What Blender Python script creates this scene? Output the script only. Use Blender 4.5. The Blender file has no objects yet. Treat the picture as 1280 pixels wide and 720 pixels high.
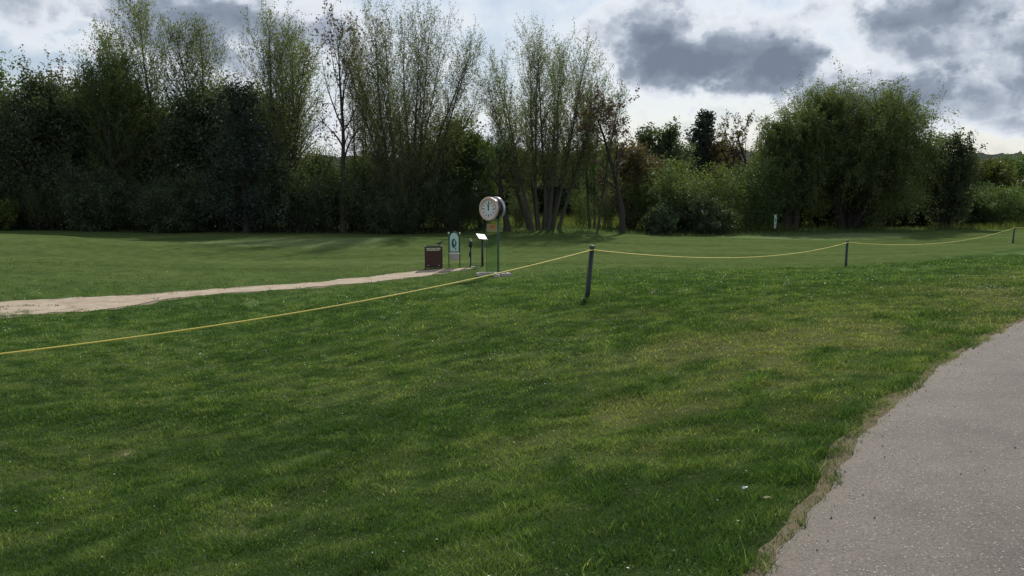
import bpy, math, random
import numpy as np
from mathutils import Vector, Matrix

SC = bpy.context.scene
COL = SC.collection
R = math.radians
F = 1050.0; CX = 640.0; CY = 360.0; PITCH = R(7.33); CAMZ = 1.6
CP, SP = math.cos(PITCH), math.sin(PITCH)

# ------------------------------------------------------------------ camera
cd = bpy.data.cameras.new('camera'); cam = bpy.data.objects.new('camera', cd); COL.objects.link(cam)
cd.sensor_width = 36; cd.lens = F / 1280 * 36; cd.clip_start = 0.1; cd.clip_end = 20000
cam.location = (0, 0, CAMZ); cam.rotation_euler = (math.pi / 2 - PITCH, 0, 0)
SC.camera = cam

def ray(px, py):
    x = (px - CX) / F; y = (CY - py) / F
    return x, CP + y * SP, -SP + y * CP
def at(px, py, Y):
    """world point seen at that spot of the photograph, Y metres ahead"""
    x, y, z = ray(px, py); t = Y / y
    return x * t, Y, CAMZ + z * t
def at_z(px, py, z):
    x, y, zz = ray(px, py); t = (z - CAMZ) / zz
    return x * t, y * t, z

# ------------------------------------------------------------------ noise
class Noise:
    def __init__(s, seed):
        s.t = np.random.RandomState(seed).rand(256, 256)
    def __call__(s, x, y):
        x = np.asarray(x, float); y = np.asarray(y, float)
        xi = np.floor(x).astype(int); yi = np.floor(y).astype(int)
        fx = x - xi; fy = y - yi
        fx = fx * fx * (3 - 2 * fx); fy = fy * fy * (3 - 2 * fy)
        a = s.t[xi % 256, yi % 256]; b = s.t[(xi + 1) % 256, yi % 256]
        c = s.t[xi % 256, (yi + 1) % 256]; d = s.t[(xi + 1) % 256, (yi + 1) % 256]
        return (a * (1 - fx) + b * fx) * (1 - fy) + (c * (1 - fx) + d * fx) * fy
NZ = Noise(3)
def fbm(x, y, f, o=4, off=0.0):
    s = 0; a = 1; t = 0
    for k in range(o):
        s = s + a * NZ(np.asarray(x) * f + off + 17.3 * k, np.asarray(y) * f + off * 1.7 + 9.1 * k); t += a; a *= .5; f *= 2.03
    return s / t
def sm(a, b, x):
    t = np.clip((np.asarray(x, float) - a) / (b - a), 0, 1); return t * t * (3 - 2 * t)

# ------------------------------------------------------------------ path edge (left edge of the asphalt)
EDGE = [(-6.2, -9.0), (-4.3, -6.0), (-2.2, -2.5), (-.6, .6), (.25, 2.2)] + [at_z(px, py, 0)[:2] for px, py in
        ((948, 720), (1003, 650), (1048, 590), (1088, 535), (1140, 487), (1205, 441), (1280, 402))] + \
       [(9.6, 13.2), (17, 20.5), (27, 29), (40, 39), (60, 53), (90, 72)]
def smooth_poly(P, n=8):
    P = [np.array(p, float) for p in P]; out = []
    for i in range(len(P) - 1):
        a = P[max(i - 1, 0)]; b = P[i]; c = P[i + 1]; d = P[min(i + 2, len(P) - 1)]
        for k in range(n):
            t = k / n
            out.append(.5 * (2 * b + (c - a) * t + (2 * a - 5 * b + 4 * c - d) * t * t + (3 * b - a - 3 * c + d) * t ** 3))
    out.append(P[-1]); return np.array(out)
EP = smooth_poly(EDGE, 8)
def edge_s(x, y):
    """signed distance to the path edge, positive on the grass side"""
    x = np.asarray(x, float).ravel(); y = np.asarray(y, float).ravel()
    best = np.full(x.shape, 1e9); sign = np.ones(x.shape)
    tg = np.gradient(EP, axis=0); tg /= np.hypot(tg[:, 0], tg[:, 1])[:, None]
    for a, b, ta, tb in zip(EP[:-1], EP[1:], tg[:-1], tg[1:]):
        d = b - a; L = d @ d
        t = np.clip(((x - a[0]) * d[0] + (y - a[1]) * d[1]) / L, 0, 1)
        qx = x - a[0] - t * d[0]; qy = y - a[1] - t * d[1]
        r = qx * qx + qy * qy; m = r < best
        best = np.where(m, r, best); sign = np.where(m, np.where((ta[0] * (1 - t) + tb[0] * t) * qy - (ta[1] * (1 - t) + tb[1] * t) * qx > 0, 1.0, -1.0), sign)
    return np.sqrt(best) * sign
PW = 3.3

# ------------------------------------------------------------------ terrain from control points
CTRL = []
def c(px, py, Y): CTRL.append(at(px, py, Y))
for px, py, Y in ((735, 375, 16.2), (1057, 337, 31), (1266, 303, 50), (622, 346, 29), (542, 336, 32.5), (588, 334, 33),
                  (0, 388, 23), (130, 382, 24), (260, 367, 26), (400, 356, 28.5), (520, 343, 31),
                  (0, 304, 42), (100, 300, 46), (190, 304, 44), (300, 312, 41), (100, 340, 31), (300, 335, 34),
                  (-200, 300, 42), (-200, 390, 22), (200, 288, 59), (0, 289, 59), (-300, 289, 60), (400, 289, 59), (200, 297, 51), (350, 299, 49), (520, 290, 58), (500, 298, 50), (360, 304, 45.5), (620, 298, 54), (630, 288, 60), (620, 320, 38), (700, 287.5, 60), (760, 287, 63), (760, 299, 53),
                  (850, 296, 58), (850, 320, 38), (1000, 287, 70), (1000, 310, 46), (1240, 281, 75), (1500, 276, 80), (1130, 294, 60),
                  (0, 720, 5.2), (300, 720, 4.7), (640, 720, 3.95), (0, 560, 8.6), (0, 441, 16), (200, 430, 16.5), (350, 450, 14.0),
                  (320, 560, 8.1), (640, 560, 6.4), (640, 400, 14.5), (900, 400, 11.6), (860, 520, 6.6), (1000, 350, 19), (1150, 330, 27), (1280, 322, 33), (1280, 345, 20.5),
                  (-300, 560, 8.8), (-300, 441, 16)):
    c(px, py, Y)
for p, z in zip(EDGE, [0, 0, 0, 0, 0] + [0] * 7 + [-.06, -.25, -.6, -1., -1.6, -2.2]):
    CTRL.append((p[0], p[1], z))
    if p[1] < 60: CTRL.append((p[0] + 3, p[1] - 2.4, z))
for p in ((8, -8, 0), (-12, -4, -1.2), (-25, 0, -2), (-25, 14, -2), (-45, 30, -2), (15, 3, 0), (30, 15, -.3), (60, 40, -1.2), (110, 60, -2.4), (70, 75, -2.3), (-80, 60, -2.3), (-60, 90, -2.4), (0, 90, -2.4), (60, 100, -2.5), (110, 110, -2.5), (-110, 110, -2.5), (0, 130, -2.5), (-100, 0, -2.5), (100, -20, -1.5), (0, -60, -1.), (-80, -60, -2)):
    CTRL.append(p)
K = np.array(CTRL, float)
def _phi(r2): return .5 * r2 * np.log(r2 + 1e-9)
_n = len(K)
_D = ((K[:, None, 0] - K[None, :, 0]) ** 2 + (K[:, None, 1] - K[None, :, 1]) ** 2)
_A = np.zeros((_n + 3, _n + 3)); _A[:_n, :_n] = _phi(_D) + np.eye(_n) * 3.0
_A[:_n, _n] = 1; _A[:_n, _n + 1:] = K[:, :2]; _A[_n, :_n] = 1; _A[_n + 1:, :_n] = K[:, :2].T
_W = np.linalg.solve(_A, np.concatenate([K[:, 2], np.zeros(3)]))
# winding band of bare sand, centre line and half width
SAND = smooth_poly([at(px, py, Y)[:2] + (w,) for px, py, Y, w in
    ((-420, 434, 17.0, 1.7), (-200, 412, 20, 1.6), (0, 389, 22.8, 1.75), (120, 381, 24.1, 1.45), (190, 374, 25.1, .80), (250, 368, 26, .72), (400, 356, 28.2, .75), (500, 346.5, 30.2, .8), (545, 340, 31.4, .62), (588, 337, 32.2, .16))], 12)
def sand_s(x, y):
    x = np.asarray(x, float).ravel(); y = np.asarray(y, float).ravel()
    best = np.full(x.shape, 1e9)
    for a, b in zip(SAND[:-1], SAND[1:]):
        d = (b - a)[:2]; L = d @ d
        t = np.clip(((x - a[0]) * d[0] + (y - a[1]) * d[1]) / L, 0, 1)
        qx = x - a[0] - t * d[0]; qy = y - a[1] - t * d[1]
        best = np.minimum(best, np.sqrt(qx * qx + qy * qy) - (a[2] + (b[2] - a[2]) * t))
    return best
def base_z(x, y):
    x = np.asarray(x, float).ravel(); y = np.asarray(y, float).ravel(); z = np.zeros(x.shape)
    for i in range(0, len(x), 20000):
        X = x[i:i + 20000]; Y = y[i:i + 20000]
        d = (X[:, None] - K[None, :, 0]) ** 2 + (Y[:, None] - K[None, :, 1]) ** 2
        z[i:i + 20000] = _phi(d) @ _W[:_n] + _W[_n] + X * _W[_n + 1] + Y * _W[_n + 2]
    r = np.sqrt(x * x + y * y); far = sm(95, 150, r)
    z = np.where(r > 150, -2.5, z)
    return np.clip(z, -3.2, .25) * (1 - far) - 2.5 * far
def ground_z(x, y, s=None):
    x = np.asarray(x, float).ravel(); y = np.asarray(y, float).ravel()
    z = base_z(x, y)
    if s is None: s = edge_s(x, y)
    r = np.sqrt(x * x + y * y)
    away = sm(.34, 1.3, s) + sm(.3, .9, -s - PW)
    sand = sm(-.1, .6, sand_s(x, y))
    rough = sm(60, 30, y) * away * sand
    z = z + rough * ((fbm(x, y, .7, 3) - .5) * .13 * sm(2.5, 6, s) + (fbm(x, y, 2.6, 3, 5.) - .5) * .07)
    z = z + np.where(r < 150, (fbm(x, y, .09, 2, 31.) - .5) * .3 * sm(30, 45, y) * sand * sm(3, 8, s), 0)
    z = z + .50 * np.exp(-((x + 25 - (y - 41) * .3) / 6.5) ** 2 - ((y - 40.5) / 3.8) ** 2) + .22 * np.exp(-((x + 5) / 4.5) ** 2 - ((y - 47) / 2.6) ** 2)
    return z + .035 * away * sm(60, 25, y)
def gz(x, y): return float(ground_z([x], [y])[0])
def ag(px, Y):
    """ground point under photograph column px, Y metres ahead"""
    x = (px - CX) / F * Y * 1.004
    return x, Y, gz(x, Y)

# colour fields shared by soil and blades
def f_dry(x, y, s):
    n = fbm(x, y, .9, 4, 11.); band = sm(0.1, .6, s) * sm(4.6, 2.2, s)
    n2 = fbm(x, y, .45, 3, 40.)
    d = sm(.54, .70, n) * band * sm(4.0, 8.5, y) * .9 + sm(.68, .80, n2) * .35 * sm(9, 3, s)
    d = d + .8 * sm(.20, .02, s) * sm(.3, .6, n)
    for px, py, r, a in ((840, 545, .35, .8), (955, 470, .8, .8), (1010, 440, .9, .7), (700, 590, .5, .35), (1190, 400, 2.2, .6), (1110, 425, 1.2, .6), (160, 549, .12, 1.6)):
        X, Y, _ = at_z(px, py, -.15 if px > 700 else -1.0)
        d = d + a * np.exp(-((x - X) ** 2 + (y - Y) ** 2) / r ** 2) * (sm(.35, .65, fbm(x, y, 3.5, 3, 31.)))
    return np.clip(d, 0, 1)
def f_light(x, y):
    n = fbm(x, y, .5, 3, 70.) * .35 + fbm(x, y, 3.6, 4, 90.) * .65
    L = .02 + sm(.34, .68, n) * .9
    for px, py, r_, a in ((430, 500, .8, .5), (455, 470, .8, .5), (700, 590, .8, .55), (640, 690, .4, .4), (560, 640, .35, .3), (740, 560, .6, .35), (200, 700, .6, .2), (620, 400, 3, .3)):
        X, Y, _ = at_z(px, py, -.5 if px > 600 else -1.0); L = L + a * sm(.25, .6, fbm(x, y, 3.2, 3, 9.)) * np.exp(-((x - X) ** 2 + (y - Y) ** 2) / r_ ** 2)
    return np.clip(L, 0, 1)

# ------------------------------------------------------------------ mesh helpers
def tag(o, label=None, cat=None, group=None, kind=None):
    if label: o['label'] = label
    if cat: o['category'] = cat
    if group: o['group'] = group
    if kind: o['kind'] = kind
    return o
def mesh_np(name, V, faces_flat, sizes, mat=None, parent=None, smooth=False, attrs=None):
    V = np.asarray(V, np.float32); me = bpy.data.meshes.new(name)
    me.vertices.add(len(V)); me.vertices.foreach_set('co', V.ravel())
    faces_flat = np.asarray(faces_flat, np.int32).ravel(); sizes = np.asarray(sizes, np.int32)
    me.loops.add(len(faces_flat)); me.loops.foreach_set('vertex_index', faces_flat)
    me.polygons.add(len(sizes)); st = np.zeros(len(sizes), np.int32); st[1:] = np.cumsum(sizes)[:-1]
    me.polygons.foreach_set('loop_start', st); me.polygons.foreach_set('loop_total', sizes)
    me.polygons.foreach_set('use_smooth', np.full(len(sizes), smooth, bool))
    me.update(calc_edges=True)
    for k, v in (attrs or {}).items():
        a = me.attributes.new(k, 'FLOAT', 'POINT'); a.data.foreach_set('value', np.asarray(v, np.float32))
    if mat: me.materials.append(mat)
    o = bpy.data.objects.new(name, me); COL.objects.link(o)
    if parent: o.parent = parent
    return o
class MB:
    def __init__(s): s.V = []; s.Fc = []; s.mi = []; s.cur = 0
    def add(s, V, Fc):
        b = len(s.V); s.V += [tuple(v) for v in V]; s.Fc += [[i + b for i in f] for f in Fc]; s.mi += [s.cur] * len(Fc)
    def box(s, c, d, rz=0, M=None, bev=0.0):
        x, y, z = d[0] / 2, d[1] / 2, d[2] / 2; b = min(bev, x * .6, y * .6, z * .6)
        if b > 0:
            V = []
            for sx in (-1, 1):
                for sy in (-1, 1):
                    for sz in (-1, 1):
                        V += [(sx * x, sy * (y - b), sz * (z - b)), (sx * (x - b), sy * y, sz * (z - b)), (sx * (x - b), sy * (y - b), sz * z)]
            Fc = []
            def i(sx, sy, sz, k): return (((sx > 0) * 4 + (sy > 0) * 2 + (sz > 0)) * 3 + k)
            for a in (-1, 1):
                Fc.append([i(a, -1, -1, 0), i(a, 1, -1, 0), i(a, 1, 1, 0), i(a, -1, 1, 0)][::a])
                Fc.append([i(-1, a, -1, 1), i(-1, a, 1, 1), i(1, a, 1, 1), i(1, a, -1, 1)][::a])
                Fc.append([i(-1, -1, a, 2), i(1, -1, a, 2), i(1, 1, a, 2), i(-1, 1, a, 2)][::a])
                for e in (-1, 1):
                    Fc.append([i(a, e, -1, 0), i(a, e, -1, 1), i(a, e, 1, 1), i(a, e, 1, 0)])
                    Fc.append([i(a, -1, e, 0), i(a, -1, e, 2), i(a, 1, e, 2), i(a, 1, e, 0)])
                    Fc.append([i(-1, a, e, 1), i(-1, a, e, 2), i(1, a, e, 2), i(1, a, e, 1)])
                    for g in (-1, 1): Fc.append([i(a, e, g, 0), i(a, e, g, 1), i(a, e, g, 2)])
        else:
            V = [(-x, -y, -z), (x, -y, -z), (x, y, -z), (-x, y, -z), (-x, -y, z), (x, -y, z), (x, y, z), (-x, y, z)]
            Fc = [[0, 3, 2, 1], [4, 5, 6, 7], [0, 1, 5, 4], [1, 2, 6, 5], [2, 3, 7, 6], [3, 0, 4, 7]]
        m = Matrix.Translation(c) @ (M if M is not None else Matrix.Rotation(rz, 4, 'Z'))
        s.add([m @ Vector(v) for v in V], Fc)
    def tube(s, pts, rad, n=12, cap=True):
        pts = [Vector(p) for p in pts]
        if not hasattr(rad, '__len__'): rad = [rad] * len(pts)
        b = len(s.V); V = []; Fc = []; u = None
        for k, p in enumerate(pts):
            d = (pts[min(k + 1, len(pts) - 1)] - pts[max(k - 1, 0)])
            if d.length < 1e-9: d = Vector((0, 0, 1))
            d.normalize()
            if u is None: u = d.orthogonal().normalized()
            u = (u - d * u.dot(d)); u.normalize(); w = d.cross(u)
            for j in range(n):
                a = 2 * math.pi * j / n; V.append(p + (u * math.cos(a) + w * math.sin(a)) * rad[k])
        for k in range(len(pts) - 1):
            for j in range(n): Fc.append([k * n + j, k * n + (j + 1) % n, (k + 1) * n + (j + 1) % n, (k + 1) * n + j])
        if cap: Fc += [list(range(n))[::-1], [(len(pts) - 1) * n + j for j in range(n)]]
        s.add(V, Fc)
    def prism(s, outline, M, th):
        """outline in local x,z extruded th along -y, then transformed"""
        n = len(outline); V = [M @ Vector((x, 0, z)) for x, z in outline] + [M @ Vector((x, th, z)) for x, z in outline]
        Fc = [list(range(n)), list(range(n, 2 * n))[::-1]] + [[(i + 1) % n, i, n + i, n + (i + 1) % n] for i in range(n)]
        s.add(V, Fc)
    def build(s, name, mat, parent=None, smooth=False, loc=None):
        me = bpy.data.meshes.new(name); me.from_pydata([tuple(v) for v in s.V], [], s.Fc)
        mats = mat if isinstance(mat, (list, tuple)) else [mat]
        for m in mats: me.materials.append(m)
        for p, k in zip(me.polygons, s.mi): p.use_smooth = smooth; p.material_index = k
        me.update(); me.validate()
        import bmesh
        bm = bmesh.new(); bm.from_mesh(me); bmesh.ops.recalc_face_normals(bm, faces=bm.faces); bm.to_mesh(me); bm.free()
        o = bpy.data.objects.new(name, me); COL.objects.link(o)
        if parent: o.parent = parent
        if loc: o.location = loc
        return o
def empty(name, loc, rz=0, tilt=(0, 0)):
    o = bpy.data.objects.new(name, None); COL.objects.link(o); o.location = loc; o.rotation_euler = (tilt[0], tilt[1], rz)
    o.empty_display_size = .2; return o
def copy_thing(o, loc, rz, sc=(1, 1, 1)):
    c2 = o.copy(); COL.objects.link(c2); c2.location = loc; c2.rotation_euler = (0, 0, rz); c2.scale = sc
    for ch in [q for q in bpy.data.objects if q.parent == o]:
        d = ch.copy(); COL.objects.link(d); d.parent = c2
    return c2

# ------------------------------------------------------------------ materials
def new_mat(name):
    m = bpy.data.materials.new(name); m.use_nodes = True; nt = m.node_tree
    for n in list(nt.nodes): nt.nodes.remove(n)
    out = nt.nodes.new('ShaderNodeOutputMaterial'); return m, nt, out
def N(nt, t, **kw):
    n = nt.nodes.new(t)
    for k, v in kw.items():
        if k in n.inputs.keys() if isinstance(k, str) else False: n.inputs[k].default_value = v
        else: setattr(n, k, v)
    return n
def math_n(nt, op, a, b=None, cl=False):
    n = nt.nodes.new('ShaderNodeMath'); n.operation = op; n.use_clamp = cl
    for i, v in enumerate((a, b)):
        if v is None: continue
        if isinstance(v, (int, float)): n.inputs[i].default_value = v
        else: nt.links.new(v, n.inputs[i])
    return n.outputs[0]
def mixc(nt, f, a, b, mode='MIX'):
    n = nt.nodes.new('ShaderNodeMix'); n.data_type = 'RGBA'; n.blend_type = mode
    for i, v in ((0, f), (6, a), (7, b)):
        if isinstance(v, (int, float)): n.inputs[i].default_value = v
        elif isinstance(v, tuple): n.inputs[i].default_value = v + (1,) if len(v) == 3 else v
        else: nt.links.new(v, n.inputs[i])
    return n.outputs[2]
def noise_n(nt, vec, scale, detail=3, rough=.55, dist=0):
    n = nt.nodes.new('ShaderNodeTexNoise'); n.inputs['Scale'].default_value = scale; n.inputs['Detail'].default_value = detail
    n.inputs['Roughness'].default_value = rough; n.inputs['Distortion'].default_value = dist
    if vec is not None: nt.links.new(vec, n.inputs['Vector'])
    return n.outputs[0]
def ramp(nt, fac, stops):
    n = nt.nodes.new('ShaderNodeValToRGB'); cr = n.color_ramp
    while len(cr.elements) < len(stops): cr.elements.new(.5)
    for e, (p, col) in zip(cr.elements, stops):
        e.position = p; e.color = tuple(col) + (1,) if len(col) == 3 else col
    nt.links.new(fac, n.inputs[0]); return n.outputs[0]
def attr(nt, name):
    n = nt.nodes.new('ShaderNodeAttribute'); n.attribute_name = name; return n.outputs['Fac']
def objc(nt): return nt.nodes.new('ShaderNodeTexCoord').outputs['Object']
def principled(nt, out, col, rough=.7, bump=None, bstr=.3, bdist=.02, metal=0, spec=None):
    b = nt.nodes.new('ShaderNodeBsdfPrincipled')
    if isinstance(col, tuple): b.inputs['Base Color'].default_value = col + (1,)
    else: nt.links.new(col, b.inputs['Base Color'])
    if isinstance(rough, (int, float)): b.inputs['Roughness'].default_value = rough
    else: nt.links.new(rough, b.inputs['Roughness'])
    b.inputs['Metallic'].default_value = metal
    if spec is not None: b.inputs['Specular IOR Level'].default_value = spec
    if bump is not None:
        bn = nt.nodes.new('ShaderNodeBump'); bn.inputs['Strength'].default_value = bstr; bn.inputs['Distance'].default_value = bdist
        nt.links.new(bump, bn.inputs['Height']); nt.links.new(bn.outputs[0], b.inputs['Normal'])
    nt.links.new(b.outputs[0], out.inputs[0]); return b
def simple(name, col, rough=.6, var=.25, scale=12, bump=.15, metal=0):
    m, nt, out = new_mat(name); oc = objc(nt); n = noise_n(nt, oc, scale, 4)
    cc = mixc(nt, n, tuple(v * (1 - var) for v in col), tuple(min(1, v * (1 + var)) for v in col))
    principled(nt, out, cc, rough, noise_n(nt, oc, scale * 4, 3), bump, .01, metal); return m
def leaf_mat(name, ca, cb, cc, trans=.45, rough=.55):
    m, nt, out = new_mat(name); v = attr(nt, 'v'); oi = nt.nodes.new('ShaderNodeObjectInfo')
    col = ramp(nt, v, [(0, ca), (.55, cb), (1, cc)])
    hs = nt.nodes.new('ShaderNodeHueSaturation'); nt.links.new(col, hs.inputs['Color'])
    nt.links.new(math_n(nt, 'ADD', math_n(nt, 'MULTIPLY', oi.outputs['Random'], .03), .485), hs.inputs['Hue'])
    nt.links.new(math_n(nt, 'ADD', math_n(nt, 'MULTIPLY', oi.outputs['Random'], .35), .82), hs.inputs['Value'])
    col = hs.outputs[0]
    d = nt.nodes.new('ShaderNodeBsdfPrincipled'); nt.links.new(col, d.inputs['Base Color']); d.inputs['Roughness'].default_value = rough
    d.inputs['Specular IOR Level'].default_value = .15
    t = nt.nodes.new('ShaderNodeBsdfTranslucent')
    nt.links.new(mixc(nt, 1.0, col, (1.25, 1.35, .6), 'MULTIPLY'), t.inputs['Color'])
    mx = nt.nodes.new('ShaderNodeMixShader'); mx.inputs[0].default_value = trans
    nt.links.new(d.outputs[0], mx.inputs[1]); nt.links.new(t.outputs[0], mx.inputs[2]); nt.links.new(mx.outputs[0], out.inputs[0])
    return m

G_DARK = (.046, .090, .030); G_MID = (.074, .134, .042); G_LIGHT = (.165, .218, .088); G_DRY = (.32, .30, .16)
def grass_col(nt, extra=None):
    light = attr(nt, 'light'); dry = attr(nt, 'dry')
    col = ramp(nt, light, [(0, G_DARK), (.5, G_MID), (1, G_LIGHT)])
    return mixc(nt, math_n(nt, 'MULTIPLY', dry, .52), col, G_DRY)

# ground
def mk_ground():
    m, nt, out = new_mat('turf'); oc = objc(nt)
    col = grass_col(nt)
    f1 = noise_n(nt, oc, 9, 5, .7); f2 = noise_n(nt, oc, 45, 3, .6)
    col = mixc(nt, math_n(nt, 'MULTIPLY', math_n(nt, 'SUBTRACT', f1, .3, True), 1.1, True), mixc(nt, 1.0, col, (.62, .62, .6), 'MULTIPLY'), mixc(nt, 1.0, col, (1.15, 1.12, 1.0), 'MULTIPLY'))
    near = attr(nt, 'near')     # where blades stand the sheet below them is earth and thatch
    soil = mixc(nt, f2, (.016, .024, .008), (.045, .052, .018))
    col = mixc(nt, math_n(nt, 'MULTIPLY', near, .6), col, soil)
    # mown fairway: pale streaks
    mp = nt.nodes.new('ShaderNodeMapping'); nt.links.new(oc, mp.inputs[0]); mp.inputs['Scale'].default_value = (.10, .42, 1); mp.inputs['Rotation'].default_value = (0, 0, .2)
    st = noise_n(nt, mp.outputs[0], 1.0, 4, .6)
    fair = attr(nt, 'fair')
    fcol = ramp(nt, st, [(.3, (.070, .106, .036)), (.5, (.090, .130, .044)), (.7, (.118, .156, .058))])
    f3 = ramp(nt, noise_n(nt, oc, 1.7, 6, .72), [(.36, (.78, .80, .80)), (.64, (1.2, 1.16, 1.1))]); fcol = mixc(nt, 1.0, fcol, f3, 'MULTIPLY')
    fcol = mixc(nt, math_n(nt, 'MULTIPLY', f1, .5), fcol, mixc(nt, 1.0, fcol, (.7, .72, .65), 'MULTIPLY'))
    col = mixc(nt, fair, col, fcol)
    col = mixc(nt, attr(nt, 'green'), col, mixc(nt, f1, (.130, .172, .070), (.160, .205, .088)))
    col = mixc(nt, attr(nt, 'meadow'), col, mixc(nt, noise_n(nt, oc, 1.2, 4, .7), (.08, .115, .03), (.20, .24, .07)))
    bare = attr(nt, 'bare')
    bcol = mixc(nt, noise_n(nt, oc, 60, 4, .7), (.12, .10, .072), (.36, .31, .235))
    col = mixc(nt, math_n(nt, 'GREATER_THAN', math_n(nt, 'ADD', bare, math_n(nt, 'MULTIPLY', f2, .35)), .62), col, bcol)
    bump = math_n(nt, 'ADD', math_n(nt, 'MULTIPLY', noise_n(nt, oc, 6, 5, .75), 1.), math_n(nt, 'MULTIPLY', f2, .35))
    principled(nt, out, col, 1.0, bump, .45, .05, spec=0.0)
    return m
def mk_asphalt():
    m, nt, out = new_mat('old_asphalt'); oc = objc(nt)
    big = noise_n(nt, oc, 1.1, 7, .72); fine = noise_n(nt, oc, 90, 3, .7)
    big = ramp(nt, big, [(.32, (0, 0, 0)), (.68, (1, 1, 1))]); col = mixc(nt, big, (.122, .106, .091), (.200, .174, .148))
    col = mixc(nt, ramp(nt, fine, [(.38, (0, 0, 0)), (.62, (1, 1, 1))]), mixc(nt, 1.0, col, (.68, .68, .7), 'MULTIPLY'), mixc(nt, 1.0, col, (1.22, 1.2, 1.18), 'MULTIPLY'))
    vo = nt.nodes.new('ShaderNodeTexVoronoi'); vo.inputs['Scale'].default_value = 95; nt.links.new(oc, vo.inputs['Vector']); vo.inputs['Randomness'].default_value = 1; nt.links.new(oc, vo.inputs['Vector'])
    wn = nt.nodes.new('ShaderNodeSeparateColor'); nt.links.new(vo.outputs['Color'], wn.inputs[0])
    chip = math_n(nt, 'MULTIPLY', math_n(nt, 'LESS_THAN', vo.outputs['Distance'], .34), math_n(nt, 'GREATER_THAN', wn.outputs[0], .87))
    col = mixc(nt, chip, col, mixc(nt, wn.outputs[1], (.24, .22, .20), (.52, .49, .45)))
    dark = math_n(nt, 'MULTIPLY', math_n(nt, 'LESS_THAN', vo.outputs['Distance'], .4), math_n(nt, 'LESS_THAN', wn.outputs[0], .10))
    col = mixc(nt, dark, col, (.06, .055, .052))
    # sand and grit worn onto the margin
    e = attr(nt, 'margin'); g = noise_n(nt, oc, 7, 5, .75)
    k = math_n(nt, 'GREATER_THAN', math_n(nt, 'ADD', e, math_n(nt, 'MULTIPLY', g, .8)), 1.14)
    col = mixc(nt, math_n(nt, 'MULTIPLY', k, .4), col, mixc(nt, fine, (.10, .085, .065), (.27, .23, .18)))
    bump = math_n(nt, 'ADD', fine, math_n(nt, 'MULTIPLY', vo.outputs['Distance'], .7))
    principled(nt, out, col, .85, bump, .6, .006, spec=.3); return m
def mk_verge():
    m, nt, out = new_mat('verge_soil'); oc = objc(nt)
    n = noise_n(nt, oc, 8, 5, .75); f = noise_n(nt, oc, 120, 3, .8)
    col = mixc(nt, n, (.15, .125, .080), (.33, .28, .185)); col = mixc(nt, ramp(nt, f, [(.35, (0, 0, 0)), (.65, (1, 1, 1))]), mixc(nt, 1.0, col, (.5, .5, .48), 'MULTIPLY'), col)
    principled(nt, out, col, 1, f, .8, .01, spec=.0); return m
def mk_sand():
    m, nt, out = new_mat('sand'); oc = objc(nt)
    n = ramp(nt, noise_n(nt, oc, 2.2, 6, .75), [(.3, (0, 0, 0)), (.7, (1, 1, 1))]); f = noise_n(nt, oc, 40, 3, .7)
    col = mixc(nt, n, (.33, .265, .19), (.58, .49, .38)); col = mixc(nt, math_n(nt, 'MULTIPLY', f, .5), col, mixc(nt, 1.0, col, (.7, .68, .65), 'MULTIPLY'))
    principled(nt, out, col, .95, n, .5, .05, spec=.1); return m
M_GROUND = mk_ground(); M_ASPH = mk_asphalt(); M_SAND = mk_sand(); M_VERGE = mk_verge()

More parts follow.
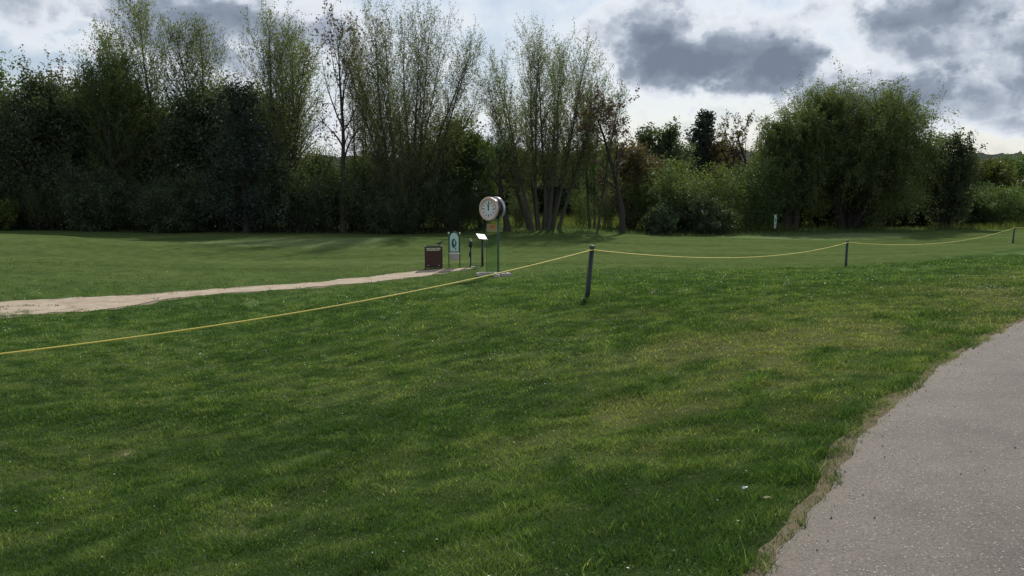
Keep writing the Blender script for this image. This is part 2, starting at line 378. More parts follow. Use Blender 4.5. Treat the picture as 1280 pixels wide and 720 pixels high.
# ------------------------------------------------------------------ ground sheet
def build_ground():
    ang = list(np.arange(-52, 52.01, .36)) + list(np.arange(54, 307, 2.6))
    ang = np.radians(np.array(ang)); na = len(ang)
    rad = [.35]
    while rad[-1] < 7000: rad.append(rad[-1] * (1.024 if rad[-1] < 130 else 1.08))
    rad = np.array(rad); nr = len(rad)
    A, Rr = np.meshgrid(ang, rad); X = (Rr * np.sin(A)).ravel(); Y = (Rr * np.cos(A)).ravel()
    s = edge_s(X, Y); Z = ground_z(X, Y, s)
    V = np.column_stack([X, Y, Z]); V = np.vstack([V, [[0, 0, float(ground_z([0], [0])[0])]]])
    i = np.arange(nr - 1)[:, None] * na; j = np.arange(na)[None, :]; j2 = (j + 1) % na
    q = np.stack([i + j, i + na + j, i + na + j2, i + j2], -1).reshape(-1, 4)[:, ::-1]
    tri = np.array([[na * nr, k, (k + 1) % na] for k in range(na)])[:, ::-1]
    ff = np.concatenate([q.ravel(), tri.ravel()]); sz = np.concatenate([np.full(len(q), 4), np.full(len(tri), 3)])
    x, y = V[:, 0], V[:, 1]; s = np.append(s, s[0]); ss = sand_s(x, y)
    light = f_light(x, y); dry = f_dry(x, y, s); r = np.hypot(x, y)
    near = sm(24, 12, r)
    # fairway: everything beyond the rope on the far side of the bank
    fair = sm(8.5, 12, s + (fbm(x, y, .3, 3, 8.) - .5) * 3) * sm(22, 34, y - .12 * x) * sm(78, 74, y)
    g1 = at(360, 303, 46); g2 = at(1010, 296, 60)
    green = np.maximum(sm(1.15, .95, np.hypot((x - g1[0]) / 5.2, (y - g1[1]) / 3.2)), sm(1.15, .9, np.hypot((x - g2[0]) / 7, (y - g2[1]) / 4))) * .8
    meadow = sm(66, 69, y + (fbm(x, y, .2, 2, 3.) - .5) * 4) * sm(-.32, -.2, -np.abs(x / np.maximum(y, 1) - .1))
    meadow = np.where(r > 64, np.maximum(meadow, sm(80, 90, r)), 0)
    bare = sm(.28, -.1, ss) * .9
    bare = np.where((s < 0) & (s > -PW), 0.8, bare)
    bare = np.maximum(bare, np.where((y > 55) & (y < 80), .25 * fbm(x, y, .8, 3, 2.), 0))
    for px, py, rr in ((157, 549, .15), (335, 602, .07)):
        p = at_z(px, py, -1.0); bare = np.maximum(bare, sm(1.2, .4, np.hypot(x - p[0], y - p[1]) / rr) * .62)
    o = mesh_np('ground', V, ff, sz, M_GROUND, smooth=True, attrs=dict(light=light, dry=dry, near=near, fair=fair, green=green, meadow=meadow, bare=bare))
    tag(o, 'grassy bank falling to a mown golf course', 'ground', kind='structure')
build_ground()

def strip(name, left, right, m, mat, dz, jit, label, cat, attrs_edge=False):
    n = len(left); V = []; mg = []
    for i in range(n):
        for k in range(m + 1):
            t = k / m; p = left[i] * (1 - t) + right[i] * t
            V.append(p); mg.append(max(0, 1 - min(t, 1 - t) * PW / .22) if attrs_edge else 0)
    V = np.array(V); 
    z = base_z(V[:, 0], V[:, 1]) + dz
    if not attrs_edge: z = np.maximum(z, ground_z(V[:, 0], V[:, 1]) + dz)
    Fc = [[i * (m + 1) + k, (i + 1) * (m + 1) + k, (i + 1) * (m + 1) + k + 1, i * (m + 1) + k + 1] for i in range(n - 1) for k in range(m)]
    Fc = np.array(Fc)[:, ::-1]
    o = mesh_np(name, np.column_stack([V[:, :2], z]), Fc.ravel(), np.full(len(Fc), 4), mat, smooth=True, attrs=dict(margin=mg))
    tag(o, label, cat, kind='structure'); return o
def resample(P, step):
    d = np.r_[0, np.cumsum(np.hypot(*np.diff(P[:, :2], axis=0).T))]; n = int(d[-1] / step)
    t = np.linspace(0, d[-1], n); return np.column_stack([np.interp(t, d, P[:, k]) for k in range(P.shape[1])])
def normals(P):
    d = np.gradient(P[:, :2], axis=0); d /= np.hypot(d[:, 0], d[:, 1])[:, None]; return np.column_stack([-d[:, 1], d[:, 0]])
pe = resample(EP, .06); pe = pe[pe[:, 1] < 70]; nn = normals(pe)
for _ in range(30): nn[1:-1] = (nn[:-2] + nn[1:-1] + nn[2:]) / 3
def ej1(x, y): return (fbm(x, y, 1.8, 2, 55.) - .5) * .13
def ej3(x, y): return .012 + .065 * sm(.45, .70, fbm(x, y, 1.5, 2, 205.))
j1 = ej1(pe[:, 0], pe[:, 1]) + (fbm(pe[:, 0], pe[:, 1], 9, 3, 5.) - .5) * .05
j2 = (fbm(pe[:, 0], pe[:, 1], 2.2, 4, 75.) - .5) * .30
strip('path', pe + nn * j1[:, None], pe - nn * (PW + j2)[:, None], 10, M_ASPH, .013, 0, 'worn grey asphalt footpath curving away to the right', 'path', True)
j3 = .07 + ej3(pe[:, 0], pe[:, 1])
vl = pe + nn * (j1 + np.maximum(j3, .01))[:, None]; vr = pe + nn * (j1 - .10)[:, None]
strip('verge', vl, vr, 3, M_VERGE, .006, 0, 'narrow strip of dry sandy soil and straw along the asphalt edge', 'verge', True)
sp = resample(SAND, .12); sn = normals(sp)
k1 = (fbm(sp[:, 0], sp[:, 1], 1.3, 4, 12.) - .5) * 1.1; k2 = (fbm(sp[:, 0], sp[:, 1], 1.3, 4, 33.) - .5) * 1.1
wl = np.maximum(sp[:, 2] + k1 * np.minimum(sp[:, 2], 1), .05)[:, None]; wr = np.maximum(sp[:, 2] + k2 * np.minimum(sp[:, 2], 1), .05)[:, None]
strip('sand_track', sp[:, :2] + sn * wl, sp[:, :2] - sn * wr, 8, M_SAND, .012, 0, 'pale trodden sand track crossing the mown grass to the tee signs', 'track')

# ------------------------------------------------------------------ grass blades
def mk_grass():
    m, nt, out = new_mat('grass_blade'); v = attr(nt, 'v'); oc = objc(nt)
    col = grass_col(nt)
    col = mixc(nt, 1.0, col, ramp(nt, v, [(0, (.6, .65, .55)), (.6, (1.15, 1.15, 1.0)), (.93, (1.45, 1.3, 1.2)), (1, (3.2, 2.6, 3.2))]), 'MULTIPLY')
    d = nt.nodes.new('ShaderNodeBsdfPrincipled'); nt.links.new(col, d.inputs['Base Color']); d.inputs['Roughness'].default_value = .6
    d.inputs['Specular IOR Level'].default_value = .12
    t = nt.nodes.new('ShaderNodeBsdfTranslucent'); nt.links.new(mixc(nt, 1.0, col, (1.2, 1.35, .55), 'MULTIPLY'), t.inputs['Color'])
    mx = nt.nodes.new('ShaderNodeMixShader'); mx.inputs[0].default_value = .42
    nt.links.new(d.outputs[0], mx.inputs[1]); nt.links.new(t.outputs[0], mx.inputs[2]); nt.links.new(mx.outputs[0], out.inputs[0]); return m
M_BLADE = mk_grass()
def build_grass():
    rs = np.random.RandomState(7); XS = []; YS = []; W = []
    for y0, y1, den, w in ((1.6, 5.5, 10000, .0042), (5.5, 9, 6000, .0056), (9, 15, 2600, .0085), (15, 23, 1000, .013), (23, 34, 330, .020)):
        h = .80; nx = int(den * (y1 - y0) * 2 * h * (y0 + y1) / 2 + den * 1.0)
        Y = np.sqrt(rs.rand(nx) * (y1 ** 2 - y0 ** 2) + y0 ** 2); X = (rs.rand(nx) * 2 - 1) * (h * Y + .5)
        XS.append(X); YS.append(Y); W.append(np.full(nx, w))
    X = np.concatenate(XS); Y = np.concatenate(YS); W = np.concatenate(W)
    s = edge_s(X, Y); ss = sand_s(X, Y)
    tuft = fbm(X, Y, 5.5, 3, 19.); big = fbm(X, Y, .8, 3, 61.)
    js = ej1(X, Y) + ej3(X, Y) * np.where(rs.rand(len(X)) < .42, .1, 1.) - .03 + (fbm(X, Y, 9, 3, 15.) - .5) * .10
    keep = ((s > js) | (s < -PW - .1 + js)) & (ss > (fbm(X, Y, 1.6, 4, 21.) - .42) * 1.6)
    # islands of grass stand in the sand
    isl = ((fbm(X, Y * 1.3, 1.3, 3, 77.) > .60) & (ss < 0) & (Y > 18) & (Y < 25.5) & (X < -9) & (Y < 23.6 + (X + 14) * .2))
    fringe = sm(0, .28, s - .03); edgep = np.where(s > 0, .35 + .65 * fringe, .7)
    bare = np.zeros(len(X))
    for px, py, rr in ((157, 549, .15), (335, 602, .07)):
        p = at_z(px, py, -1.0); bare = np.maximum(bare, sm(1.3, .5, np.hypot(X - p[0], Y - p[1]) / rr))
    keep = (keep | isl) & (rs.rand(len(X)) < edgep * (.75 + .6 * sm(.3, .6, tuft)) * (1 - .93 * bare))
    fairm = sm(8.5, 13, s) * sm(23, 32, Y - .12 * X)
    keep &= rs.rand(len(X)) > fairm * .85
    X, Y, W, s, tuft, big = [a[keep] for a in (X, Y, W, s, tuft, big)]; n = len(X)
    Z = ground_z(X, Y, s) - .004
    dry = f_dry(X, Y, s); light = np.clip(f_light(X, Y) * .85 + (tuft - .5) * .5 + (rs.rand(n) - .5) * .5 + .05, 0, 1)
    H = (.018 + .025 * sm(.35, .72, tuft) + .014 * sm(.45, .8, big)) * (.55 + .9 * rs.rand(n)) * (1 - .35 * dry)
    H *= np.where(rs.rand(n) < .012, 1.7, 1.0) * np.where(Y > 15, 1.15, 1)
    H *= 1 + .5 * sm(.25, .05, np.abs(s - .12))
    az = rs.rand(n) * 2 * np.pi; lean = (.3 + 1.1 * rs.rand(n)) * H
    la = az + rs.normal(0, .8, n)
    # low swathe direction: whole patches lean together
    la = np.where(rs.rand(n) < .35, fbm(X, Y, 1.6, 2, 44.) * 14 + rs.normal(0, .9, n), la)
    wx = np.cos(az) * W / 2; wy = np.sin(az) * W / 2; lx = np.cos(la) * lean; ly = np.sin(la) * lean
    P = np.empty((n, 5, 3), np.float32)
    P[:, 0] = np.column_stack([X - wx, Y - wy, Z]); P[:, 1] = np.column_stack([X + wx, Y + wy, Z])
    P[:, 2] = np.column_stack([X + wx * .8 + lx * .35, Y + wy * .8 + ly * .35, Z + H * .62])
    P[:, 3] = np.column_stack([X - wx * .8 + lx * .35, Y - wy * .8 + ly * .35, Z + H * .62])
    P[:, 4] = np.column_stack([X + lx, Y + ly, Z + H])
    b = np.arange(n)[:, None] * 5
    idx = np.concatenate([b + [0, 1, 2, 3], b + [3, 2, 4]], 1).ravel(); sz = np.tile([4, 3], n)
    v = rs.rand(n) ** 1.3
    o = mesh_np('grass', P.reshape(-1, 3), idx, sz, M_BLADE, attrs=dict(v=np.repeat(v, 5), dry=np.repeat(np.clip(dry + (rs.rand(n) < .03) * .8, 0, 1), 5), light=np.repeat(light, 5)))
    tag(o, 'short rough green grass with dry patches covering the bank', 'grass', kind='stuff')
    print('blades', n)
build_grass()

# broad leaved weeds and clover among the blades, pale dry clippings, daisies
def scatter_leaves(name, label, cat, mat, cnt, ymax, size, hz, seed, mask, flat=.35, ymin=2.2):
    rs = np.random.RandomState(seed); n = cnt
    Y = np.sqrt(rs.rand(n) * (ymax ** 2 - ymin ** 2) + ymin ** 2); X = (rs.rand(n) * 2 - 1) * (.78 * Y + .4); s = edge_s(X, Y)
    k = (s > .12) & (sand_s(X, Y) > .1) & (mask(X, Y, s) > rs.rand(n)); X, Y, s = X[k], Y[k], s[k]; n = len(X)
    Z = ground_z(X, Y, s) + hz * (.4 + .8 * rs.rand(n))
    sz = size * (.6 + .8 * rs.rand(n)) * np.clip(Y / 8, 1, 3); a = rs.rand(n) * 6.283
    u = np.column_stack([np.cos(a), np.sin(a), rs.normal(0, flat, n)]) * sz[:, None]
    w = np.column_stack([-np.sin(a), np.cos(a), rs.normal(0, flat, n)]) * sz[:, None] * .6
    C = np.column_stack([X, Y, Z]); P = np.stack([C - u, C - w, C + u, C + w], 1)
    o = mesh_np(name, P.reshape(-1, 3), np.arange(4 * n), np.full(n, 4), mat, attrs=dict(v=np.repeat(rs.rand(n), 4)))
    tag(o, label, cat, kind='stuff')
M_CLOVER = leaf_mat('clover', (.05, .10, .02), (.09, .15, .035), (.17, .21, .07), .3)
M_DAISY = leaf_mat('daisy', (.45, .45, .40), (.6, .6, .55), (.75, .75, .68), .1)
M_CLIP = leaf_mat('clippings', (.20, .18, .12), (.32, .29, .21), (.45, .42, .33), .1)
scatter_leaves('clover', 'small pale clover leaves growing low among the grass blades', 'clover', M_CLOVER, 60000, 13, .0065, .03, 5,
               lambda x, y, s: sm(.5, .72, fbm(x, y, .55, 3, 13.)) * .9 + .1)
scatter_leaves('daisies', 'tiny white daisy heads dotted over the grass bank', 'daisies', M_DAISY, 9000, 24, .0065, .045, 6,
               lambda x, y, s: sm(.5, .7, fbm(x, y, .4, 3, 88.)) * .25 + .05)
scatter_leaves('grass_clippings', 'bleached dry grass clippings lying in loose patches on the bank', 'clippings', M_CLIP, 30000, 17, .006, .028, 8,
               lambda x, y, s: sm(.64, .80, fbm(x, y, 1.1, 4, 120.)) * .6 + .01)

def build_grit():
    rs = np.random.RandomState(21); P0 = []; 
    k = rs.randint(0, len(pe) - 1, 9000); off = np.where(rs.rand(9000) < .75, rs.normal(.02, .10, 9000), -np.abs(rs.normal(0, .9, 9000)))
    P = pe[k] + nn[k] * off[:, None] + rs.normal(0, .03, (9000, 2)); ok = (np.hypot(P[:, 0], P[:, 1]) < 22) & (P[:, 1] > 1.5) & (off > -PW + .1); P = P[ok]; n = len(P)
    Z = base_z(P[:, 0], P[:, 1]) + .014; sz = .0025 + .0055 * rs.rand(n) ** 3
    T4 = np.array([[1, 0, 0], [-.5, .8, 0], [-.6, -.8, 0], [0, 0, 1.1], [0, 0, -.5]]); a = rs.rand(n) * 6.28; c_, s_ = np.cos(a)[:, None], np.sin(a)[:, None]
    V = np.stack([P[:, 0][:, None] + (T4[None, :, 0] * c_ - T4[None, :, 1] * s_) * sz[:, None], P[:, 1][:, None] + (T4[None, :, 0] * s_ + T4[None, :, 1] * c_) * sz[:, None], Z[:, None] + T4[None, :, 2] * sz[:, None]], -1)
    f = np.array([[0, 1, 3], [1, 2, 3], [2, 0, 3], [1, 0, 4], [2, 1, 4], [0, 2, 4]]); ff = (np.arange(n)[:, None, None] * 5 + f[None]).reshape(-1)
    o = mesh_np('grit', V.reshape(-1, 3), ff, np.full(n * 6, 3), M_GRIT, attrs=dict(v=np.repeat(rs.rand(n), 5)))
    tag(o, 'loose grit and small stones scattered on the asphalt and its edge', 'grit', kind='stuff')
M_GRIT = leaf_mat('grit', (.09, .08, .07), (.24, .22, .19), (.50, .47, .42), .0, .8)
build_grit()

# ------------------------------------------------------------------ tree growing
def rotv(v, ax, a):
    c_, s_ = math.cos(a), math.sin(a); x, y, z = v; ux, uy, uz = ax; d = (x * ux + y * uy + z * uz) * (1 - c_)
    return (x * c_ + (uy * z - uz * y) * s_ + ux * d, y * c_ + (uz * x - ux * z) * s_ + uy * d, z * c_ + (ux * y - uy * x) * s_ + uz * d)
def nrm(v):
    l = math.sqrt(v[0] ** 2 + v[1] ** 2 + v[2] ** 2) or 1; return (v[0] / l, v[1] / l, v[2] / l)
def orth(d, a):
    r = (0, 0, 1) if abs(d[2]) < .9 else (1, 0, 0)
    u = nrm((d[1] * r[2] - d[2] * r[1], d[2] * r[0] - d[0] * r[2], d[0] * r[1] - d[1] * r[0]))
    return rotv(u, d, a)
def grow(seed, spec):
    g = random.Random(seed); limbs = []; tips = []
    nlev = len(spec['n'])
    def branch(p, d, L, r, lv):
        ns = spec['seg'][lv]; sl = L / ns; wa = spec['wan'][lv]; tr = spec['trop'][lv]
        pts = [p]; rr = [r]; ds = [d]
        for i in range(ns):
            d = nrm((d[0] + g.gauss(0, wa), d[1] + g.gauss(0, wa), d[2] + g.gauss(0, wa) + tr))
            p = (p[0] + d[0] * sl, p[1] + d[1] * sl, p[2] + d[2] * sl); pts.append(p); ds.append(d)
            rr.append(r * (1 - (i + 1) / ns * spec.get('taper', .8)))
        limbs.append((pts, rr, lv))
        if lv < nlev:
            k = spec['n'][lv]; k = max(2, int(k * g.uniform(.85, 1.15) * (1 if lv == 0 else min(1.4, .35 + .65 * L / max(spec['ref'][lv], .01)))))
            st = spec['start'][lv]; ph = g.random() * 6.28
            for q in range(k):
                t = st + (1 - st) * (q + g.random()) / k; t = min(t, .99)
                f = t * ns; i = int(f); f -= i
                a = pts[i]; b = pts[min(i + 1, ns)]; pp = tuple(a[m] + (b[m] - a[m]) * f for m in range(3))
                an = R(spec['ang'][lv] * g.uniform(.7, 1.3)) * (1.15 - .45 * t)
                cd_ = rotv(ds[min(i + 1, ns)], orth(ds[min(i + 1, ns)], ph + q * 2.4), an)
                tt = (t - st) / (1 - st)
                sh = (1 - tt) ** .6 * .9 + .22 if spec['shape'][lv] == 'cone' else (math.sin(math.pi * (.15 + .8 * tt)) * .85 + .15 if spec['shape'][lv] == 'round' else 1)
                branch(pp, cd_, L * spec['rat'][lv] * sh * g.uniform(.7, 1.25), max(rr[i] * spec['rr'], .0075), lv + 1)
        else:
            tips.append((pts, L))
    st = spec['stems']
    for q in range(st):
        a = q * 2.4 + g.random(); sp_ = R(spec['spread']) * (math.sqrt((q + .3) / st) if st > 1 else g.random() * .3)
        d = nrm((math.sin(sp_) * math.cos(a), math.sin(sp_) * math.sin(a), math.cos(sp_)))
        br = spec.get('base', .25) * (0 if st == 1 else 1)
        branch((math.cos(a) * br * math.sqrt(q / st), math.sin(a) * br * math.sqrt(q / st), -.15), d, 1.0 * (spec.get('L0', 10)) * (g.uniform(.95, 1.02) if st > 9 else g.uniform(.82, 1.05)) * (1 - (.33 if st > 9 else .2) * (q / st) ** 1.6), spec['r0'] * g.uniform(.8, 1.1), 0)
    return limbs, tips
SPEC = {
 # slender upright, many stems, light sparse crown
 'alder': dict(stems=7, spread=17, base=1.1, L0=15, r0=.10, seg=[14, 6, 4], wan=[.026, .09, .12], trop=[.006, .08, .09], n=[46, 9], ref=[15, 2.2], start=[.26, .1], ang=[44, 40], shape=['x', 'x'], rat=[.175, .42], rr=.34, leaf=13, lsp=.10, ls=.077, asp=.5, taper=.86),
 # tall wispy tree, ascending plumes
 'aspen': dict(stems=2, spread=9, base=.5, L0=15, r0=.19, seg=[14, 7, 4], wan=[.03, .08, .12], trop=[.03, .09, .08], n=[60, 11], ref=[15, 3.4], start=[.14, .1], ang=[46, 40], shape=['round', 'x'], rat=[.32, .38], rr=.34, leaf=18, lsp=.10, ls=.10, asp=.5, taper=.9),
 # bare forked tree with few leaves
 'bare': dict(stems=1, spread=6, L0=14, r0=.24, seg=[10, 7, 5, 3], wan=[.09, .14, .16, .16], trop=[.05, .05, .04, .03], n=[13, 6, 4], ref=[14, 4.5, 2], start=[.35, .2, .2], ang=[48, 45, 42], shape=['round', 'x', 'x'], rat=[.42, .42, .45], rr=.5, leaf=5, lsp=.12, ls=.12, asp=.8, taper=.85),
 # dense broadleaf
 'broad': dict(stems=3, spread=16, base=.6, L0=10, r0=.2, seg=[9, 6, 4], wan=[.07, .12, .15], trop=[.02, .05, .03], n=[30, 10], ref=[10, 4], start=[.08, .15], ang=[60, 48], shape=['round', 'x'], rat=[.42, .36], rr=.42, leaf=30, lsp=.30, ls=.14, asp=.7, taper=.85),
 'holly': dict(stems=1, spread=2, L0=11, r0=.22, seg=[10, 5, 4], wan=[.02, .06, .12], trop=[.02, .02, .0], n=[70, 9], ref=[11, 3], start=[.03, .1], ang=[68, 45], shape=['cone', 'x'], rat=[.34, .30], rr=.3, leaf=34, lsp=.22, ls=.13, asp=.6, taper=.9),
 'willow': dict(stems=5, spread=30, base=.9, L0=10.5, r0=.34, seg=[10, 8, 7], wan=[.08, .10, .06], trop=[.01, -.02, -.17], n=[26, 16], ref=[10, 5], start=[.22, .1], ang=[55, 55], shape=['round', 'x'], rat=[.46, .50], rr=.38, leaf=56, lsp=.17, ls=.125, asp=.42, taper=.8),
 'poplar': dict(stems=1, spread=1, L0=15, r0=.22, seg=[10, 6, 4], wan=[.015, .05, .1], trop=[.02, .14, .1], n=[60, 7], ref=[15, 3], start=[.12, .1], ang=[34, 30], shape=['round', 'x'], rat=[.2, .34], rr=.3, leaf=22, lsp=.22, ls=.15, asp=.7, taper=.92),
 'shrub': dict(stems=13, spread=50, base=.7, L0=3.4, r0=.04, seg=[7, 5, 3], wan=[.10, .14, .16], trop=[.06, .06, .04], n=[13, 5], ref=[3.4, 1.4], start=[.1, .15], ang=[50, 45], shape=['x', 'x'], rat=[.40, .42], rr=.5, leaf=22, lsp=.17, ls=.11, asp=.6, taper=.8),
 'thicket': dict(stems=16, spread=26, base=1.3, L0=5, r0=.035, seg=[8, 5, 3], wan=[.06, .12, .16], trop=[.04, .08, .04], n=[10, 4], ref=[5, 1.6], start=[.12, .15], ang=[40, 45], shape=['x', 'x'], rat=[.30, .42], rr=.5, leaf=11, lsp=.2, ls=.10, asp=.55, taper=.8),
}
M_BARK = simple('bark_dark', (.035, .032, .026), .9, .4, 6, .6)
M_BARKL = simple('bark_grey', (.060, .056, .046), .9, .35, 6, .5)
LM = {
 'spring': leaf_mat('leaf_spring', (.110, .138, .072), (.150, .180, .092), (.200, .225, .125), .5),
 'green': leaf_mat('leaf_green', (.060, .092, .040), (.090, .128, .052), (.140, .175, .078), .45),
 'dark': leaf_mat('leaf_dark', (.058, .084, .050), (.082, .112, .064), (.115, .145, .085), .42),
 'black': leaf_mat('leaf_evergreen', (.022, .034, .028), (.034, .050, .038), (.055, .072, .050), .22),
 'willow': leaf_mat('leaf_willow', (.085, .120, .048), (.122, .160, .062), (.165, .205, .088), .46),
 'red': leaf_mat('leaf_copper', (.085, .058, .058), (.125, .085, .080), (.17, .125, .105), .35),
 'brown': leaf_mat('leaf_russet', (.085, .068, .042), (.115, .090, .054), (.13, .12, .07), .35),
 'yellow': leaf_mat('leaf_yellowgreen', (.060, .085, .022), (.095, .120, .034), (.15, .165, .058), .36),
}
def make_tree(name, kind, leaf, H, W, seed, bark=None, leafscale=1.0, leafcount=1.0, dep=1.0, over=None):
    spec = dict(SPEC[kind])
    if over: spec.update(over)
    limbs, tips = grow(seed, spec)
    rs = np.random.RandomState(seed)
    # leaves
    cnt = max(1, int(spec['leaf'] * leafcount)); nt_ = len(tips)
    L = max(len(t[0]) for t in tips); T = np.array([t[0] + [t[0][-1]] * (L - len(t[0])) for t in tips]); last = np.array([len(t[0]) - 1 for t in tips])
    idx = np.repeat(np.arange(nt_), cnt); u = rs.rand(len(idx)) ** .8 * last[idx]; i = np.minimum(u.astype(int), last[idx] - 1); f = (u - i)[:, None]
    P = T[idx, i] * (1 - f) + T[idx, i + 1] * f; P = P + rs.normal(0, spec['lsp'], P.shape)
    tone = np.repeat(rs.rand(nt_), cnt); TD = T[idx, i + 1] - T[idx, i]; TD /= np.linalg.norm(TD, axis=1)[:, None] + 1e-9
    allz = P[:, 2]; zt = np.percentile(allz, 99.2); mx, my = np.median(P[:, 0]), np.median(P[:, 1])
    wx = (np.percentile(P[:, 0], 98.5) - np.percentile(P[:, 0], 1.5)); wy = (np.percentile(P[:, 1], 98.5) - np.percentile(P[:, 1], 1.5))
    S = np.array([W / wx, W * dep / wy, H / zt]); P = P * S; P[:, 2] = np.maximum(P[:, 2], .05)
    sz = spec['ls'] * leafscale * (.6 + .8 * rs.rand(len(P)))
    a = rs.normal(0, 1, P.shape); a[:, 2] -= .35 if kind == 'willow' else 0
    a[:, 2] *= 1.6 if kind == 'willow' else 1
    if kind in ('alder', 'aspen', 'willow'): a = a * .55 + TD * 1.5
    a /= np.linalg.norm(a, axis=1)[:, None]; b = rs.normal(0, 1, P.shape); b -= a * (a * b).sum(1)[:, None]; b /= np.linalg.norm(b, axis=1)[:, None]
    a = a * sz[:, None] * .62; b = b * sz[:, None] * .62 * spec['asp']
    Q = np.stack([P - a, P - b, P + a, P + b], 1).reshape(-1, 3)
    v = np.clip(tone * .6 + rs.rand(len(P)) * .4, 0, 1)
    root = empty(name, (0, 0, 0))
    mesh_np('crown', Q, np.arange(len(Q)), np.full(len(P), 4), LM[leaf], root, attrs=dict(v=np.repeat(v, 4)))
    # wood
    VV = []; FF = []; base = 0
    for pts, rr, lv in limbs:
        n = (7, 5, 3, 3)[lv]; pts = np.array(pts) * S; rr = np.array(rr)
        if lv == 0: rr[0] *= 1.35
        d = np.gradient(pts, axis=0); d /= np.linalg.norm(d, axis=1)[:, None] + 1e-9
        ref = np.array([1., 0, 0]) if abs(d[0][0]) < .8 else np.array([0, 1., 0])
        uu = np.cross(d, ref); uu /= np.linalg.norm(uu, axis=1)[:, None] + 1e-9; ww = np.cross(d, uu)
        an = np.arange(n) * 2 * np.pi / n
        ring = pts[:, None] + (uu[:, None] * np.cos(an)[None, :, None] + ww[:, None] * np.sin(an)[None, :, None]) * rr[:, None, None]
        VV.append(ring.reshape(-1, 3)); m = len(pts)
        ii = np.arange(m - 1)[:, None] * n; jj = np.arange(n)[None]; j2_ = (jj + 1) % n
        FF.append((base + np.stack([ii + jj, ii + j2_, ii + n + j2_, ii + n + jj], -1)).reshape(-1, 4)); base += m * n
    V = np.concatenate(VV); Fq = np.concatenate(FF)
    mesh_np('trunk', V, Fq.ravel(), np.full(len(Fq), 4), bark or M_BARK, root, smooth=True)
    return root
def put(root, px, Y, rz=0, sc=None):
    x, y, z = ag(px, Y); root.location = (x, y, z - .05); root.rotation_euler = (0, 0, rz)
    if sc: root.scale = sc
    return root
def height(px, top, Y): return at(px, top, Y)[2] - ag(px, Y)[2]
def width(w, Y): return w / F * Y

